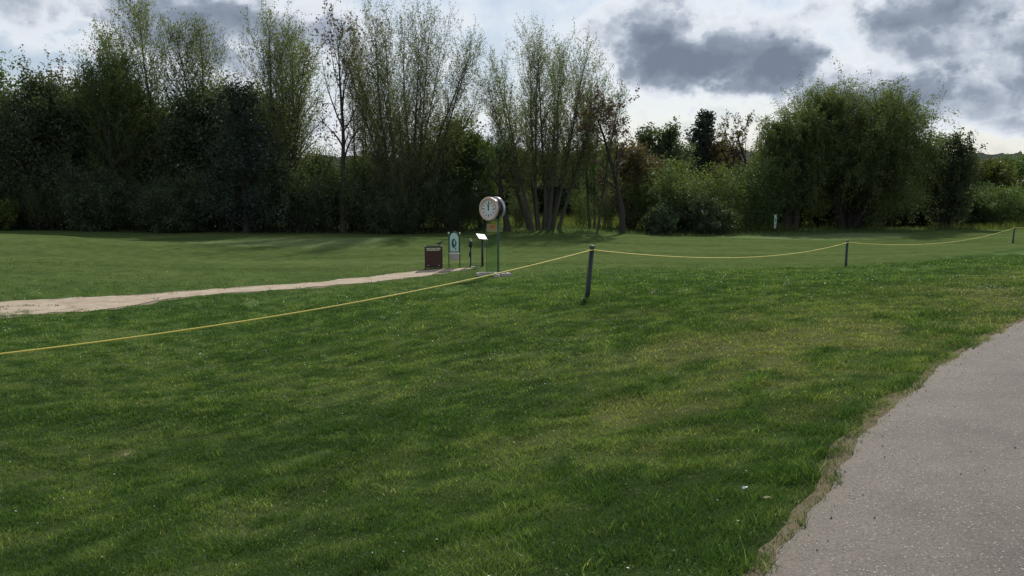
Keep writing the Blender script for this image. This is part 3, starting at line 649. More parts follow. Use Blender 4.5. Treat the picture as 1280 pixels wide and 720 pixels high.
TREES = [
 # name kind leaf  centre top width Y label category opts
 ('broadleaf_tree', 'broad', 'green', 6, 84, 110, 64, 'round dense green tree at the left end of the wood, cut by the picture edge', {}),
 ('broadleaf_tree', 'broad', 'dark', 66, 98, 105, 60, 'dark dense tree with glinting leaves below the copper topped tree on the left', {'leafcount': 1.2}),
 ('copper_tree', 'bare', 'red', 100, 68, 74, 66, 'thin copper leaved tree rising over the left end of the wood', {'leafcount': 2.4}),
 ('willow_tree', 'aspen', 'green', 146, 76, 80, 60, 'dense feathery green tree just left of the tallest wispy tree', {'leafcount': 1.7, 'over': dict(stems=4, spread=16)}),
 ('aspen_tree', 'aspen', 'spring', 198, 2, 100, 62, 'tallest wispy pale green tree of the left wood with plume like top', {'leafcount': 1.25}),
 ('aspen_tree', 'aspen', 'spring', 266, 27, 84, 64, 'slender pale green tree right of the tallest wispy tree', {}),
 ('holly_tree', 'holly', 'black', 310, 108, 92, 57, 'almost black dense evergreen tree with ragged pointed top', {}),
 ('aspen_tree', 'aspen', 'spring', 368, 14, 100, 62, 'broad airy pale green tree behind the black evergreen tree', {'leafcount': .8, 'over': dict(stems=4, spread=15)}),
 ('maple_tree', 'bare', 'red', 430, -2, 84, 58, 'dark forked nearly leafless tree with a few copper leaves at its tip', {'over': dict(L0=16)}),
 ('alder_tree', 'alder', 'spring', 456, 34, 70, 64, 'thin stemmed airy tree between the dark forked tree and the fan shaped clump', {'leafcount': .7, 'over': dict(stems=4, spread=14)}),
 ('alder_tree', 'alder', 'spring', 510, 17, 156, 59, 'large fan shaped clump of thin stems with pale spring leaves, left of the clock', {'over': dict(stems=16, spread=30, base=.8, r0=.12)}),
 ('bushy_tree', 'broad', 'green', 566, 150, 84, 64, 'mid green bushy tree filling the foot of the fan shaped clump', {'leafcount': .9}),
 ('young_tree', 'aspen', 'green', 607, 168, 62, 62, 'low feathery green tree directly behind the clock', {'leafcount': .8}),
 ('gnarled_tree', 'bare', 'dark', 634, 160, 74, 59, 'small gnarled dark tree with crooked branches to the right of the clock', {'leafcount': 1.5, 'over': dict(r0=.33, L0=9)}),
 ('alder_tree', 'alder', 'spring', 679, 45, 138, 60, 'large round topped clump of pale leafed stems standing alone in the middle', {'over': dict(stems=15, spread=25, base=1.7, r0=.125)}),
 ('alder_tree', 'alder', 'green', 742, 104, 54, 62, 'short pale green tree on the right flank of the middle clump', {'over': dict(stems=3, spread=11)}),
 ('plum_tree', 'bare', 'red', 778, 114, 74, 59, 'copper leaved tree with dark leaning trunk at the right of the middle clump', {'leafcount': 3.2, 'over': dict(r0=.3, L0=12, spread=12)}),
 ('russet_tree', 'broad', 'brown', 786, 182, 66, 68, 'low reddish brown bushy tree behind the leaning trunk', {'leafcount': .7}),
 ('broadleaf_tree', 'broad', 'dark', 826, 160, 60, 112, 'far dark rounded tree left of the narrow poplar', {'leafscale': 1.6}),
 ('poplar_tree', 'poplar', 'black', 871, 142, 31, 118, 'narrow dark poplar standing up against the clouds', {'leafscale': 1.7, 'leafcount': 1.5}),
 ('broadleaf_tree', 'broad', 'brown', 908, 177, 42, 116, 'far olive brown tree right of the narrow poplar', {'leafscale': 1.6}),
 ('ash_tree', 'bare', 'brown', 944, 144, 64, 74, 'open branched russet tree leaning out from the left side of the great willow', {'leafcount': 2.0}),
 ('willow_tree', 'willow', 'willow', 986, 142, 78, 70, 'smaller weeping willow with several thin trunks against the great willow', {'over': dict(stems=5, spread=16)}),
 ('willow_tree', 'willow', 'willow', 1058, 110, 146, 72, 'great round weeping willow, widest tree of the right side', {'leafcount': 1.25, 'over': dict(stems=8, n=[26, 17])}),
 ('dark_tree', 'broad', 'dark', 1180, 168, 66, 70, 'dark rounded tree with a loose leafy top right of the great willow', {'leafcount': .9}),
 ('broadleaf_tree', 'broad', 'yellow', 1226, 202, 70, 84, 'yellowish green bushy tree beyond the farthest rope post', {'leafscale': 1.2}),
 ('broadleaf_tree', 'broad', 'green', 1270, 196, 80, 88, 'mid green bushy tree at the right picture edge', {'leafscale': 1.2}),
 ('shrub', 'shrub', 'green', 1238, 232, 78, 76, 'low round green shrub in front of the trees at the far right', {'leafcount': 1.6}),
 ('shrub', 'shrub', 'green', 826, 212, 84, 64, 'tall rounded green shrub right of the reddish brown tree', {'leafcount': 1.8}),
 ('shrub', 'shrub', 'willow', 878, 208, 96, 67, 'broad pale tipped shrub in the middle of the shrub row', {'leafcount': 1.8}),
 ('shrub', 'shrub', 'green', 934, 198, 90, 69, 'tall shrub at the right end of the shrub row by the thin trunks', {'leafcount': 1.8}),
 ('shrub', 'shrub', 'dark', 824, 258, 36, 60, 'smallest round shrub at the front left foot of the shrub row', {'leafcount': 1.2}),
 ('shrub', 'shrub', 'dark', 880, 248, 70, 62, 'low dark shrub in front of the broad pale tipped shrub', {'leafcount': 1.4}),
 ('shrub', 'shrub', 'yellow', 2, 252, 40, 56.5, 'bright sunlit green shrub at the left picture edge under the dark wood', {'leafcount': 1.3}),
 ('broadleaf_tree', 'broad', 'dark', -74, 84, 110, 62, 'dark tree standing left of the picture edge', {}),
 ('broadleaf_tree', 'broad', 'green', 1360, 186, 90, 84, 'green tree standing right of the picture edge', {'leafscale': 1.2}),
 ('broadleaf_tree', 'broad', 'yellow', 1440, 180, 100, 80, 'yellowish tree standing right of the picture edge', {'leafscale': 1.2}),
]
CATN = {'shrub': 'shrub'}
for k, (nm, kind, leaf, px, top, w, Y, lab, opt) in enumerate(TREES):
    H = height(px, top, Y) * 1.01
    t = make_tree(nm, kind, leaf, H, width(w, Y), 100 + k, M_BARKL if kind in ('alder', 'aspen') else M_BARK, **opt)
    put(t, px, Y); tag(t, lab, CATN.get(nm, 'tree'))

# understorey: prototypes copied in a loop
protos = {
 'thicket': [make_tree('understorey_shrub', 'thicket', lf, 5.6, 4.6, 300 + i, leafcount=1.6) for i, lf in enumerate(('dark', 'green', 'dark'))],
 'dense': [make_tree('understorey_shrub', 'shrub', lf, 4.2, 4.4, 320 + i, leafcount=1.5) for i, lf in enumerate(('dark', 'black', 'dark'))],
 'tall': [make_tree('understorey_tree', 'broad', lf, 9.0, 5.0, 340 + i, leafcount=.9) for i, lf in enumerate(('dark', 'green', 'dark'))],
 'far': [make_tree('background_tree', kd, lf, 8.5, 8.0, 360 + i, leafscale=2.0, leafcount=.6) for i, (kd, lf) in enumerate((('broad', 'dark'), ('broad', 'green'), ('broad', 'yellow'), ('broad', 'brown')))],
}
used = set()
def place(kind, i, px, Y, h, rz, wsc=1.0):
    p = protos[kind][i % len(protos[kind])]; x, y, z = ag(px, Y); s = h
    if p.name not in used:
        used.add(p.name); p.location = (x, y, z - .05); p.rotation_euler = (0, 0, rz); p.scale = (s * wsc, s * wsc, s); return p
    return copy_thing(p, (x, y, z - .05), rz, (s * wsc, s * wsc, s))
g = random.Random(5)
i = 0
px = -150
while px < 560:          # front fringe of the left wood
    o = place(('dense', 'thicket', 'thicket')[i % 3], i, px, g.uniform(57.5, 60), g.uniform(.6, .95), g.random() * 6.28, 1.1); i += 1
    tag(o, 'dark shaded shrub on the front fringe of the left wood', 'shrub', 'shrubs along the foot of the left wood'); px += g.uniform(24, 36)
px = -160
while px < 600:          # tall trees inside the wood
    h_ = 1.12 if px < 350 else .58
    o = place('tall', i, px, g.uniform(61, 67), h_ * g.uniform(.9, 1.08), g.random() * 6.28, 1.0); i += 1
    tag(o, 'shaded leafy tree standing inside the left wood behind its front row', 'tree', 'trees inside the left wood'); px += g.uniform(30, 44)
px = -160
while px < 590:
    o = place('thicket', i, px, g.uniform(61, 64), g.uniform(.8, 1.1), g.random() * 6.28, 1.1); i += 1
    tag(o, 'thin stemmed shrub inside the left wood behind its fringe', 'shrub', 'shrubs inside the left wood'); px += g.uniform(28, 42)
for px, Y, s_ in ((575, 61, .62), (598, 60, .7), (650, 64, .55), (655, 66, .5), (728, 65, .55), (757, 66, .5)):
    o = place('thicket', i, px, Y, s_, g.random() * 6.28, .8); i += 1
    tag(o, 'thin open shrub among the stems between clock and leaning trunk', 'shrub', 'open shrubs in the middle of the tree line')
for px, Y, s_ in ((965, 76, .95), (1010, 78, 1.0), (1060, 79, 1.1), (1110, 78, 1.05), (1150, 77, .95), (1180, 76, .9), (1205, 78, .8)):
    o = place('dense', i, px, Y, s_, g.random() * 6.28, 1.2); i += 1
    tag(o, 'dark shrub closing the gap beneath and behind the great willow', 'shrub', 'shrubs beneath the great willow')
px = -500
while px < 1750:         # hedge row of trees across the far meadow
    Y = g.uniform(125, 150); o = place('far', i * 3 + g.randint(0, 3), px, Y, g.uniform(.62, .88), g.random() * 6.28, 1.5); i += 1
    tag(o, 'hazy rounded tree in the far row across the meadow', 'tree', 'far row of trees across the meadow'); px += g.uniform(30, 44)
px = -500
while px < 1750:
    Y = g.uniform(190, 240); o = place('far', i * 5 + g.randint(0, 3), px, Y, g.uniform(.75, 1.05), g.random() * 6.28, 1.9); i += 1
    tag(o, 'distant tree in the second row below the hills', 'tree', 'second row of distant trees below the hills'); px += g.uniform(26, 44)

for k, px in enumerate(range(548, 850, 21)):
    o = place('far', k * 3, px + g.uniform(-6, 6), g.uniform(96, 106), g.uniform(.78, 1.02) if px < 770 else .75, g.random() * 6.28, 1.0)
    tag(o, 'rounded tree at the far side of the meadow behind the middle stems', 'tree', 'trees behind the middle of the meadow')

# tall meadow grass beyond the trees
def build_reeds():
    rs = np.random.RandomState(12); n = 42000
    Y = 67 + rs.rand(n) ** 1.5 * 60; X = (rs.rand(n) * 1.5 - .75) * Y
    k = fbm(X, Y, .25, 3, 9.) > .36; X, Y = X[k], Y[k]; n = len(X); Z = ground_z(X, Y)
    H = .35 + .75 * rs.rand(n) * fbm(X, Y, .3, 2, 4.); W = .03; a = rs.rand(n) * 6.28; l = rs.normal(0, .18, (n, 2))
    P = np.stack([np.column_stack([X - np.cos(a) * W, Y - np.sin(a) * W, Z]), np.column_stack([X + np.cos(a) * W, Y + np.sin(a) * W, Z]), np.column_stack([X + l[:, 0], Y + l[:, 1], Z + H])], 1)
    v = rs.rand(n)
    o = mesh_np('meadow_grass', P.reshape(-1, 3), np.arange(3 * n), np.full(n, 3), LM['yellow'], attrs=dict(v=np.repeat(v, 3)))
    tag(o, 'tall sunlit yellow green grass of the meadow beyond the trees', 'grass', kind='stuff')
build_reeds()
# rough unmown fringe at the foot of the wood
def build_fringe():
    rs = np.random.RandomState(14); n = 26000
    Y = 56 + rs.rand(n) * 12; X = (rs.rand(n) * 1.5 - .75) * Y; e = 57.5 + (fbm(X, Y * 0, .15, 2, 4.) - .5) * 3 + np.where(X > 12, (X - 12) * .35, 0)
    k = (Y + np.where(X > 12, (X - 12) * .35, 0) > e); X, Y = X[k], Y[k] + np.where(X[k] > 12, (X[k] - 12) * .35, 0); n = len(X); Z = ground_z(X, Y)
    H = .12 + .35 * rs.rand(n) * fbm(X, Y, .5, 2, 4.); W = .02; a = rs.rand(n) * 6.28; l = rs.normal(0, .1, (n, 2))
    P = np.stack([np.column_stack([X - np.cos(a) * W, Y - np.sin(a) * W, Z]), np.column_stack([X + np.cos(a) * W, Y + np.sin(a) * W, Z]), np.column_stack([X + l[:, 0], Y + l[:, 1], Z + H])], 1)
    o = mesh_np('rough_grass', P.reshape(-1, 3), np.arange(3 * n), np.full(n, 3), LM['green'], attrs=dict(v=np.repeat(rs.rand(n), 3)))
    tag(o, 'unmown dark grass fringe along the foot of the tree line', 'grass', kind='stuff')
build_fringe()

# ------------------------------------------------------------------ hills
def build_hills():
    m, nt, out = new_mat('forest_hill'); oc = objc(nt)
    col = mixc(nt, noise_n(nt, oc, .03, 5, .7), (.010, .017, .014), (.024, .033, .024))
    principled(nt, out, col, .95, noise_n(nt, oc, .08, 4, .7), .8, 6, spec=.05)
    ang = np.radians(np.arange(-60, 60.01, .07)); rad = np.array([900, 1300, 1700, 2000, 2200, 2350, 2450, 2550, 2650, 2800, 3100, 3600])
    A, Rr = np.meshgrid(ang, rad); X = (Rr * np.sin(A)).ravel(); Y = (Rr * np.cos(A)).ravel()
    prof = np.interp(rad, [900, 1700, 2350, 2550, 3600], [0, .22, .85, 1, .4])
    hmax = 62 + 44 * fbm(X, Y, .0016, 3, 7.) + 6 * np.sin(A.ravel() * 9)
    Z = -2.8 + hmax * np.repeat(prof, len(ang)) * .92 + np.repeat(prof, len(ang)) * (fbm(X, Y, .02, 3, 17.) - .5) * 30
    Z = Z + np.repeat(prof > .8, len(ang)) * np.maximum(fbm(X, Y, .09, 1, 27.) - .72, 0) * 40
    n = len(ang); q = np.array([[i_ * n + j_, i_ * n + j_ + 1, (i_ + 1) * n + j_ + 1, (i_ + 1) * n + j_] for i_ in range(len(rad) - 1) for j_ in range(n - 1)])
    o = mesh_np('hills', np.column_stack([X, Y, Z]), q.ravel(), np.full(len(q), 4), m, smooth=True)
    tag(o, 'low dark wooded hills on the horizon', 'hills', kind='structure')
build_hills()

# ------------------------------------------------------------------ rope and posts
M_POST = simple('post_paint', (.016, .024, .022), .55, .35, 20, .2)
M_POSTCAP = simple('post_cap', (.055, .065, .060), .5, .3, 20, .1)
def mk_rope():
    m, nt, out = new_mat('yellow_rope'); oc = objc(nt)
    wv = nt.nodes.new('ShaderNodeTexWave'); wv.inputs['Scale'].default_value = 22; wv.bands_direction = 'DIAGONAL'; nt.links.new(oc, wv.inputs['Vector'])
    col = mixc(nt, wv.outputs['Fac'], (.66, .55, .10), (.74, .64, .14)); principled(nt, out, col, .6, wv.outputs['Fac'], .15, .001); return m
M_ROPE = mk_rope()
PLABEL = ['rope post standing left of the picture edge', 'nearest dark rope post, leaning slightly right, in the middle of the picture', 'second dark rope post, halfway up the right side',
          'farthest dark rope post at the right picture edge', 'rope post standing right of the picture edge']
PPOS = [(-8.4, 8.3), at(734, 375, 16.2)[:2], at(1057, 337, 31)[:2], at(1266, 303, 50)[:2], (52, 70)]
ptilt = [0, .085, .01, .04, 0]; tops = []; ROPE0 = .88
for k, ((x, y), la, ti) in enumerate(zip(PPOS, PLABEL, ptilt)):
    z = gz(x, y); e = empty('rope_post', (x, y, z), 0, (0, ti)); hh = 1.02 if k else ROPE0
    b = MB(); b.tube([(0, 0, -.3), (0, 0, .1), (0, 0, hh - .07)], [.050, .048, .046], 14); b.tube([(0, 0, hh - .215), (0, 0, hh - .205)], .0475, 14); b.build('shaft', M_POST, e, True)
    b = MB(); b.tube([(0, 0, hh - .07), (0, 0, hh - .066), (0, 0, hh - .02), (0, 0, hh)], [.046, .054, .054, .036], 14); b.build('cap', M_POSTCAP, e, True)
    tag(e, la, 'post', 'dark posts carrying the yellow rope')
    tops.append(Vector((x + math.sin(ti) * (hh - .09), y - .055, z + (hh - .09) * math.cos(ti))))
rp = []
sags = [.28, .33, .42, .4]
for a, b_, sg in zip(tops[:-1], tops[1:], sags):
    for q in range(40):
        t = q / 40; p = a.lerp(b_, t); p.z -= sg * 4 * t * (1 - t); rp.append(p)
rp.append(tops[-1])
b = MB(); b.tube(rp, .0115, 8)
for tp in tops[1:4]:     # loop of the rope round each post
    lp = [Vector((tp.x + math.sin(a_) * .057, tp.y + .055 - math.cos(a_) * .057, tp.z)) for a_ in np.linspace(0, 2 * math.pi, 17)]
    b.tube(lp, .011, 6, False)
tag(b.build('rope', M_ROPE, None, True), 'thin yellow rope sagging from post to post across the grass', 'rope')

# ------------------------------------------------------------------ tee furniture
M_GREENP = simple('green_paint', (.018, .085, .062), .45, .2, 8, .05)
M_DKGREEN = simple('dark_green_paint', (.010, .050, .035), .45, .25, 8, .05)
M_MINT = simple('sign_mint', (.42, .62, .54), .5, .08, 6, .02)
M_WHITE = simple('white_paint', (.62, .63, .62), .5, .1, 8, .03)
M_PALE = simple('pale_board', (.40, .37, .35), .6, .22, 14, .05)
M_BLACK = simple('black_metal', (.013, .016, .015), .45, .3, 14, .1)
M_WOOD = simple('brown_planks', (.060, .024, .017), .7, .35, 10, .2)
M_WOODD = simple('dark_frame', (.020, .017, .015), .6, .3, 10, .1)
M_COPPER = simple('copper_rim', (.55, .42, .36), .4, .2, 10, .05, .35)
M_NAVY = simple('navy_drum', (.008, .012, .022), .4, .3, 8, .05)
M_CONC = simple('concrete_slab', (.42, .39, .35), .9, .25, 12, .3)
M_YEL = simple('yellow_board', (.27, .23, .10), .6, .2, 10, .05)
M_ORANGE = simple('orange_print', (.38, .12, .03), .6, .15, 10, .02)
M_STEEL = simple('steel', (.45, .45, .45), .35, .15, 14, .05, .6)
def mk_panel():
    m, nt, out = new_mat('tinted_panel'); gl = nt.nodes.new('ShaderNodeBsdfPrincipled'); gl.inputs['Base Color'].default_value = (.035, .10, .055, 1); gl.inputs['Roughness'].default_value = .25
    tr = nt.nodes.new('ShaderNodeBsdfTransparent'); tr.inputs[0].default_value = (.84, .92, .88, 1)
    mx = nt.nodes.new('ShaderNodeMixShader'); mx.inputs[0].default_value = .95; nt.links.new(gl.outputs[0], mx.inputs[1]); nt.links.new(tr.outputs[0], mx.inputs[2]); nt.links.new(mx.outputs[0], out.inputs[0]); return m
M_PANEL = mk_panel()

# litter bin
x, y, z = ag(542, 32.3)
e = empty('litter_bin', (x, y, z), R(6)); w_, d_, h_ = .68, .5, .88
b = MB()
for sx in (-1, 1):
    for sy in (-1, 1): b.box((sx * (w_ / 2 - .03), sy * (d_ / 2 - .03), h_ / 2), (.06, .06, h_), bev=.006)
for sy in (-1, 1):
    for zz in (h_ - .03, .08): b.box((0, sy * (d_ / 2 - .03), zz), (w_ - .125, .045, .05), bev=.005)
for sx in (-1, 1):
    for zz in (h_ - .03, .08): b.box((sx * (w_ / 2 - .03), 0, zz), (.045, d_ - .125, .05), bev=.005)
b.build('frame', M_WOODD, e)
b = MB()
for k in range(7):
    xx = -w_ / 2 + .095 + k * (w_ - .19) / 6
    for sy in (-1, 1): b.box((xx, sy * (d_ / 2 - .012), .42), (.072, .022, .60), bev=.004)
for k in range(5):
    yy = -d_ / 2 + .095 + k * (d_ - .19) / 4
    for sx in (-1, 1): b.box((sx * (w_ / 2 - .012), yy, .42), (.022, .065, .60), bev=.004)
b.build('slat_panel', M_WOOD, e)
b = MB(); b.box((0, 0, .40), (w_ - .16, d_ - .12, .62)); b.build('liner', M_BLACK, e)
b = MB()
for xx in (-.20, 0, .20): b.box((xx, -d_ / 2 + .004, .79), (.11, .008, .055), bev=.003)
for xx in (-.20, .20): b.box((xx, -d_ / 2 - .006, .145), (.05, .008, .035), bev=.003)
b.build('light_spot', M_PALE, e)  # upper pale plates paint the light seen through openings; lower two are light spots
tag(e, 'reddish brown slatted wooden litter bin at the end of the sand track', 'litter bin')
# small bird on the bin
def bird():
    e2 = empty('bird', (x + .22, y + .1, z + h_ - .005), R(10))
    b = MB(); b.tube([(-.16, 0, .115), (-.11, 0, .10), (-.06, 0, .095), (0, 0, .10), (.05, 0, .115), (.085, 0, .14), (.115, 0, .16), (.135, 0, .162), (.15, 0, .157), (.175, 0, .152)], [.006, .014, .032, .044, .042, .028, .026, .022, .010, .002], 10)
    b.build('body', simple('bird_feathers', (.05, .045, .042), .8, .4, 40, .3), e2, True)
    b = MB()
    for sy in (-.014, .014): b.tube([(.0, sy, .07), (.006, sy, .0)], .004, 6)
    b.build('legs', M_BLACK, e2)
    tag(e2, 'small dark bird perched on the right corner of the litter bin', 'bird')
bird()

# tee board
def tee_board(px, Y, rz, label, yaw_h=1.62):
    x, y, z = ag(px, Y); e = empty('tee_board', (x, y, z), rz)
    for sx in (-1, 1):
        b = MB(); b.tube([(sx * .215, 0, -.1), (sx * .215, 0, 1.30)], .018, 10); b.build('post', M_DKGREEN, e, True)
        b = MB(); b.tube([(sx * .215, 0, 1.30), (sx * .215, 0, 1.31), (sx * .215, 0, 1.335), (sx * .215, 0, 1.36), (sx * .215, 0, 1.375)], [.012, .026, .034, .026, .006], 10); b.build('finial', M_WHITE, e, True)
    def arch(w, z0, z1, top):
        o = [(-w, z0), (w, z0), (w, z1)]
        if top:
            rr = w * .84; o += [(rr, z1 + .02)] + [(rr * math.cos(a), z1 + .02 + rr * math.sin(a)) for a in np.linspace(.1, math.pi - .1, 15)] + [(-rr, z1 + .02)]
        return o + [(-w, z1)]
    b = MB(); b.prism(arch(.205, .60, 1.22, True), Matrix.Translation((0, -.012, 0)), .024); b.build('backing', M_DKGREEN, e)
    b = MB(); b.prism(arch(.172, .63, 1.19, True), Matrix.Translation((0, -.018, 0)), .005); bd = b.build('panel', M_MINT, e)
    b = MB()    # printed plan of the hole: one long dark shape with a light heart and a small one beneath
    def blob(cx_, cz_, rx_, rz_, sd, M, th=.003):
        g2 = random.Random(sd); ph = g2.random() * 6; b.prism([(cx_ + rx_ * (1 + .2 * math.sin(2 * a + ph) + .10 * math.sin(5 * a + ph)) * math.cos(a), cz_ + rz_ * (1 + .06 * math.sin(3 * a + ph)) * math.sin(a)) for a in np.linspace(0, 2 * math.pi, 28)[:-1]], M, th)
    blob(-.01, .95, .085, .185, 3, Matrix.Translation((0, -.022, 0))); blob(.055, .735, .022, .05, 5, Matrix.Translation((0, -.022, 0)))
    b.build('hole_plan', M_GREENP, bd)
    b = MB(); blob(.01, .98, .022, .10, 7, Matrix.Translation((0, -.0255, 0))); b.build('hole_plan_light', M_MINT, bd)
    b = MB(); b.box((0, -.01, .555), (.42, .045, .05), bev=.006); b.build('rail', M_WHITE, e)
    b = MB(); b.box((0, 0, .40), (.355, .018, .235), bev=.003); b.build('lower_board', M_PALE, e)
    tag(e, label, 'sign'); return e
tee_board(568, 32.6, R(-4), 'mint green arched tee board on two posts beside the brown litter bin')
tee_board(967, 66, R(44), 'far white and green tee board in front of the willow trunks')
# ball washer
x, y, z = ag(588.5, 32.8); e = empty('ball_washer', (x, y, z))
b = MB(); b.tube([(0, 0, -.1), (0, 0, .04), (0, 0, .045), (0, 0, .80)], [.05, .05, .033, .030], 12); b.build('post', M_BLACK, e, True)
b = MB(); b.tube([(0, 0, -.02), (0, 0, .018), (0, 0, .03)], [.17, .16, .05], 16); b.build('base', M_BLACK, e, True)
b = MB(); b.tube([(0, 0, .76), (0, 0, .80), (0, 0, .86), (0, 0, .94), (0, 0, 1.0), (0, 0, 1.03)], [.03, .062, .075, .078, .072, .045], 14); b.build('washer_body', M_BLACK, e, True)
b = MB(); b.tube([(0, 0, 1.03), (0, 0, 1.09)], .010, 8); b.tube([(0, -.02, 1.06), (0, -.02, 1.08), (0, -.02, 1.105), (0, -.02, 1.12)], [.012, .030, .030, .012], 10); b.build('plunger_knob', M_WHITE, e, True)
b = MB(); b.box((-.045, -.03, .50), (.05, .035, .2), bev=.01); b.build('towel_hook', M_BLACK, e)
tag(e, 'black ball washer on a slim post with white knob', 'ball washer')
# lectern
x, y, z = ag(603, 32.8); e = empty('info_lectern', (x, y, z))
b = MB(); b.tube([(0, 0, -.1), (0, 0, 1.08)], .045, 12); b.build('post', M_BLACK, e, True)
b = MB(); mt = Matrix.Rotation(R(24), 4, 'X') @ Matrix.Rotation(R(8), 4, 'Y'); mt = Matrix.Rotation(R(22), 4, 'Z') @ mt
b.box((-.02, -.01, 1.16), (.36, .42, .022), M=mt, bev=.004); pl = b.build('plate', M_WHITE, e)
tag(e, 'black post carrying a tilted white information plate', 'information post')
# shoe scraper bar
x, y, z = ag(595.5, 32.7); e = empty('shoe_scraper', (x, y, z))
b = MB(); b.tube([(-.16, 0, .06), (.16, 0, .06)], .012, 8); b.build('bar', M_BLACK, e)
for sx in (-1, 1): b = MB(); b.tube([(sx * .15, 0, -.03), (sx * .15, 0, .07)], .010, 8); b.build('leg', M_BLACK, e)
tag(e, 'low dark metal scraper bar between the two black posts', 'boot scraper')
# tee marker stones
x, y, z = ag(598.6, 32.3); b = MB(); b.tube([(0, 0, -.01), (0, 0, .015), (0, 0, .04), (0, 0, .055)], [.03, .045, .038, .01], 9)
tag(b.build('tee_marker', M_CONC, None, True, (x, y, z)), 'small pale tee marker lying between ball washer and lectern', 'tee marker')
x, y, z = ag(1260, 50.5); b = MB(); b.tube([(0, 0, -.01), (0, 0, .02), (0, 0, .06), (0, 0, .08)], [.05, .07, .06, .01], 9)
tag(b.build('tee_marker', M_CONC, None, True, (x, y, z)), 'small pale marker left of the farthest rope post', 'tee marker')

# the clock
def clock():
    Y = 29.0; x, y, z = ag(615.5, Y); e = empty('golf_clock', (x, y, z))
    H0 = at(616, 261, Y)[2] - z; RAD = .405; yaw = R(-37)
    ax = Vector((math.sin(yaw), -math.cos(yaw), 0))     # from the drum towards the front face
    cc = Vector((0, 0, H0))
    b = MB(); b.tube([cc - ax * .165, cc - ax * .16, cc + ax * .16, cc + ax * .165], [.33, .345, .345, .33], 40); b.build('drum', M_NAVY, e, True)
    for sgn in (1, -1):
        a2 = ax * sgn; side = a2.cross(Vector((0, 0, 1)))
        b = MB()
        prof = [(.15, .37), (.165, .405), (.195, .412), (.225, .400), (.232, .37), (.222, .300), (.20, .292)]
        uu = a2.cross(Vector((0, 0, 1))); nn_ = 48; prof = prof + [(.15, .30)]
        b.add([cc + a2 * q[0] + (uu * math.cos(2 * math.pi * k / nn_) + Vector((0, 0, 1)) * math.sin(2 * math.pi * k / nn_)) * q[1] for q in prof for k in range(nn_)],
              [[i_ * nn_ + k, i_ * nn_ + (k + 1) % nn_, (i_ + 1) % len(prof) * nn_ + (k + 1) % nn_, (i_ + 1) % len(prof) * nn_ + k] for i_ in range(len(prof)) for k in range(nn_)]); rim = b.build('rim', M_COPPER if sgn > 0 else M_STEEL, e, True)
        b = MB(); b.tube([cc + a2 * .19, cc + a2 * .205], .322, 44); fc = b.build('clock_face', M_WHITE, e)
        M = Matrix((( -side.x, -a2.x, 0, 0), (-side.y, -a2.y, 0, 0), (0, 0, 1, 0), (0, 0, 0, 1)))
        M = Matrix.Translation(cc + a2 * .2085) @ M
        def barm(ang, r0, r1, w0, w1):
            dx, dz = math.sin(ang), math.cos(ang); nx, nz = dz, -dx
            return [(dx * r0 - nx * w0, dz * r0 - nz * w0), (dx * r0 + nx * w0, dz * r0 + nz * w0), (dx * r1 + nx * w1, dz * r1 + nz * w1), (dx * r1 - nx * w1, dz * r1 - nz * w1)]
        b = MB()
        for k in range(12): b.prism(barm(k * math.pi / 6, .185, .265, .011 if k % 3 else .018, .013 if k % 3 else .02), M, .003)
        b.build('hour_marks', M_BLACK, fc)
        M2 = Matrix.Translation(a2 * .006) @ M
        b = MB(); b.prism(barm(R(-12), -.05, .16, .012, .016), M2, .003); b.build('hour_hand', M_BLACK, fc)
        M3 = Matrix.Translation(a2 * .011) @ M
        b = MB(); b.prism(barm(R(6), -.06, .23, .010, .010), M3, .003); b.prism([(.025 * math.cos(t), .025 * math.sin(t)) for t in np.linspace(0, 6.283, 13)[:-1]], M3, .003); b.build('minute_hand', M_GREENP, fc)
    xl, xr = (608.5 - 615.5) / F * Y, (622.8 - 615.5) / F * Y
    b = MB(); b.tube([(xl, 0, 0), (xl, 0, H0 - .32)], .013, 10); b.build('frame_post', M_GREENP, e, True)
    for dx in (-.021, .021):
        b = MB(); b.tube([(xr + dx, 0, .0), (xr + dx, 0, H0 - .26)], .017, 12); b.build('frame_post', M_GREENP, e, True)
    b = MB(); b.box(((xl + xr) / 2, 0, H0 - .40), (xr - xl, .03, .03)); b.box(((xl + xr) / 2, 0, .06), (xr - xl, .03, .03)); b.build('cross_rail', M_GREENP, e)
    b = MB(); b.box(((xl + xr) / 2 - .01, .012, .72), (xr - xl - .075, .008, 1.24)); b.build('tinted_panel', M_PANEL, e)
    b = MB(); b.box(((xl + xr) / 2 - .012, -.02, H0 - .65), (xr - xl - .04, .014, .28), bev=.003); sb = b.build('notice', M_YEL, e)
    b = MB(); b.box(((xl + xr) / 2 - .0, -.0285, H0 - .61), (.21, .004, .11)); b.build('notice_print', M_ORANGE, sb)
    for (dx, dy, w, d, rz) in ((-.36, .05, .38, .22, .2), (.16, -.42, .20, .20, -.1), (.44, -.02, .36, .30, .35)):
        b = MB(); b.box((dx, dy, .06), (w, d, .11), rz, bev=.012); b.build('foot_slab', M_CONC, e)
    b = MB(); b.box((.02, .0, .125), (.95, .08, .03)); b.box((.12, -.2, .13), (.07, .46, .028)); b.build('foot_bar', M_STEEL, e)
    tag(e, 'round two faced golf clock with copper rim on a green pole frame', 'clock')
clock()

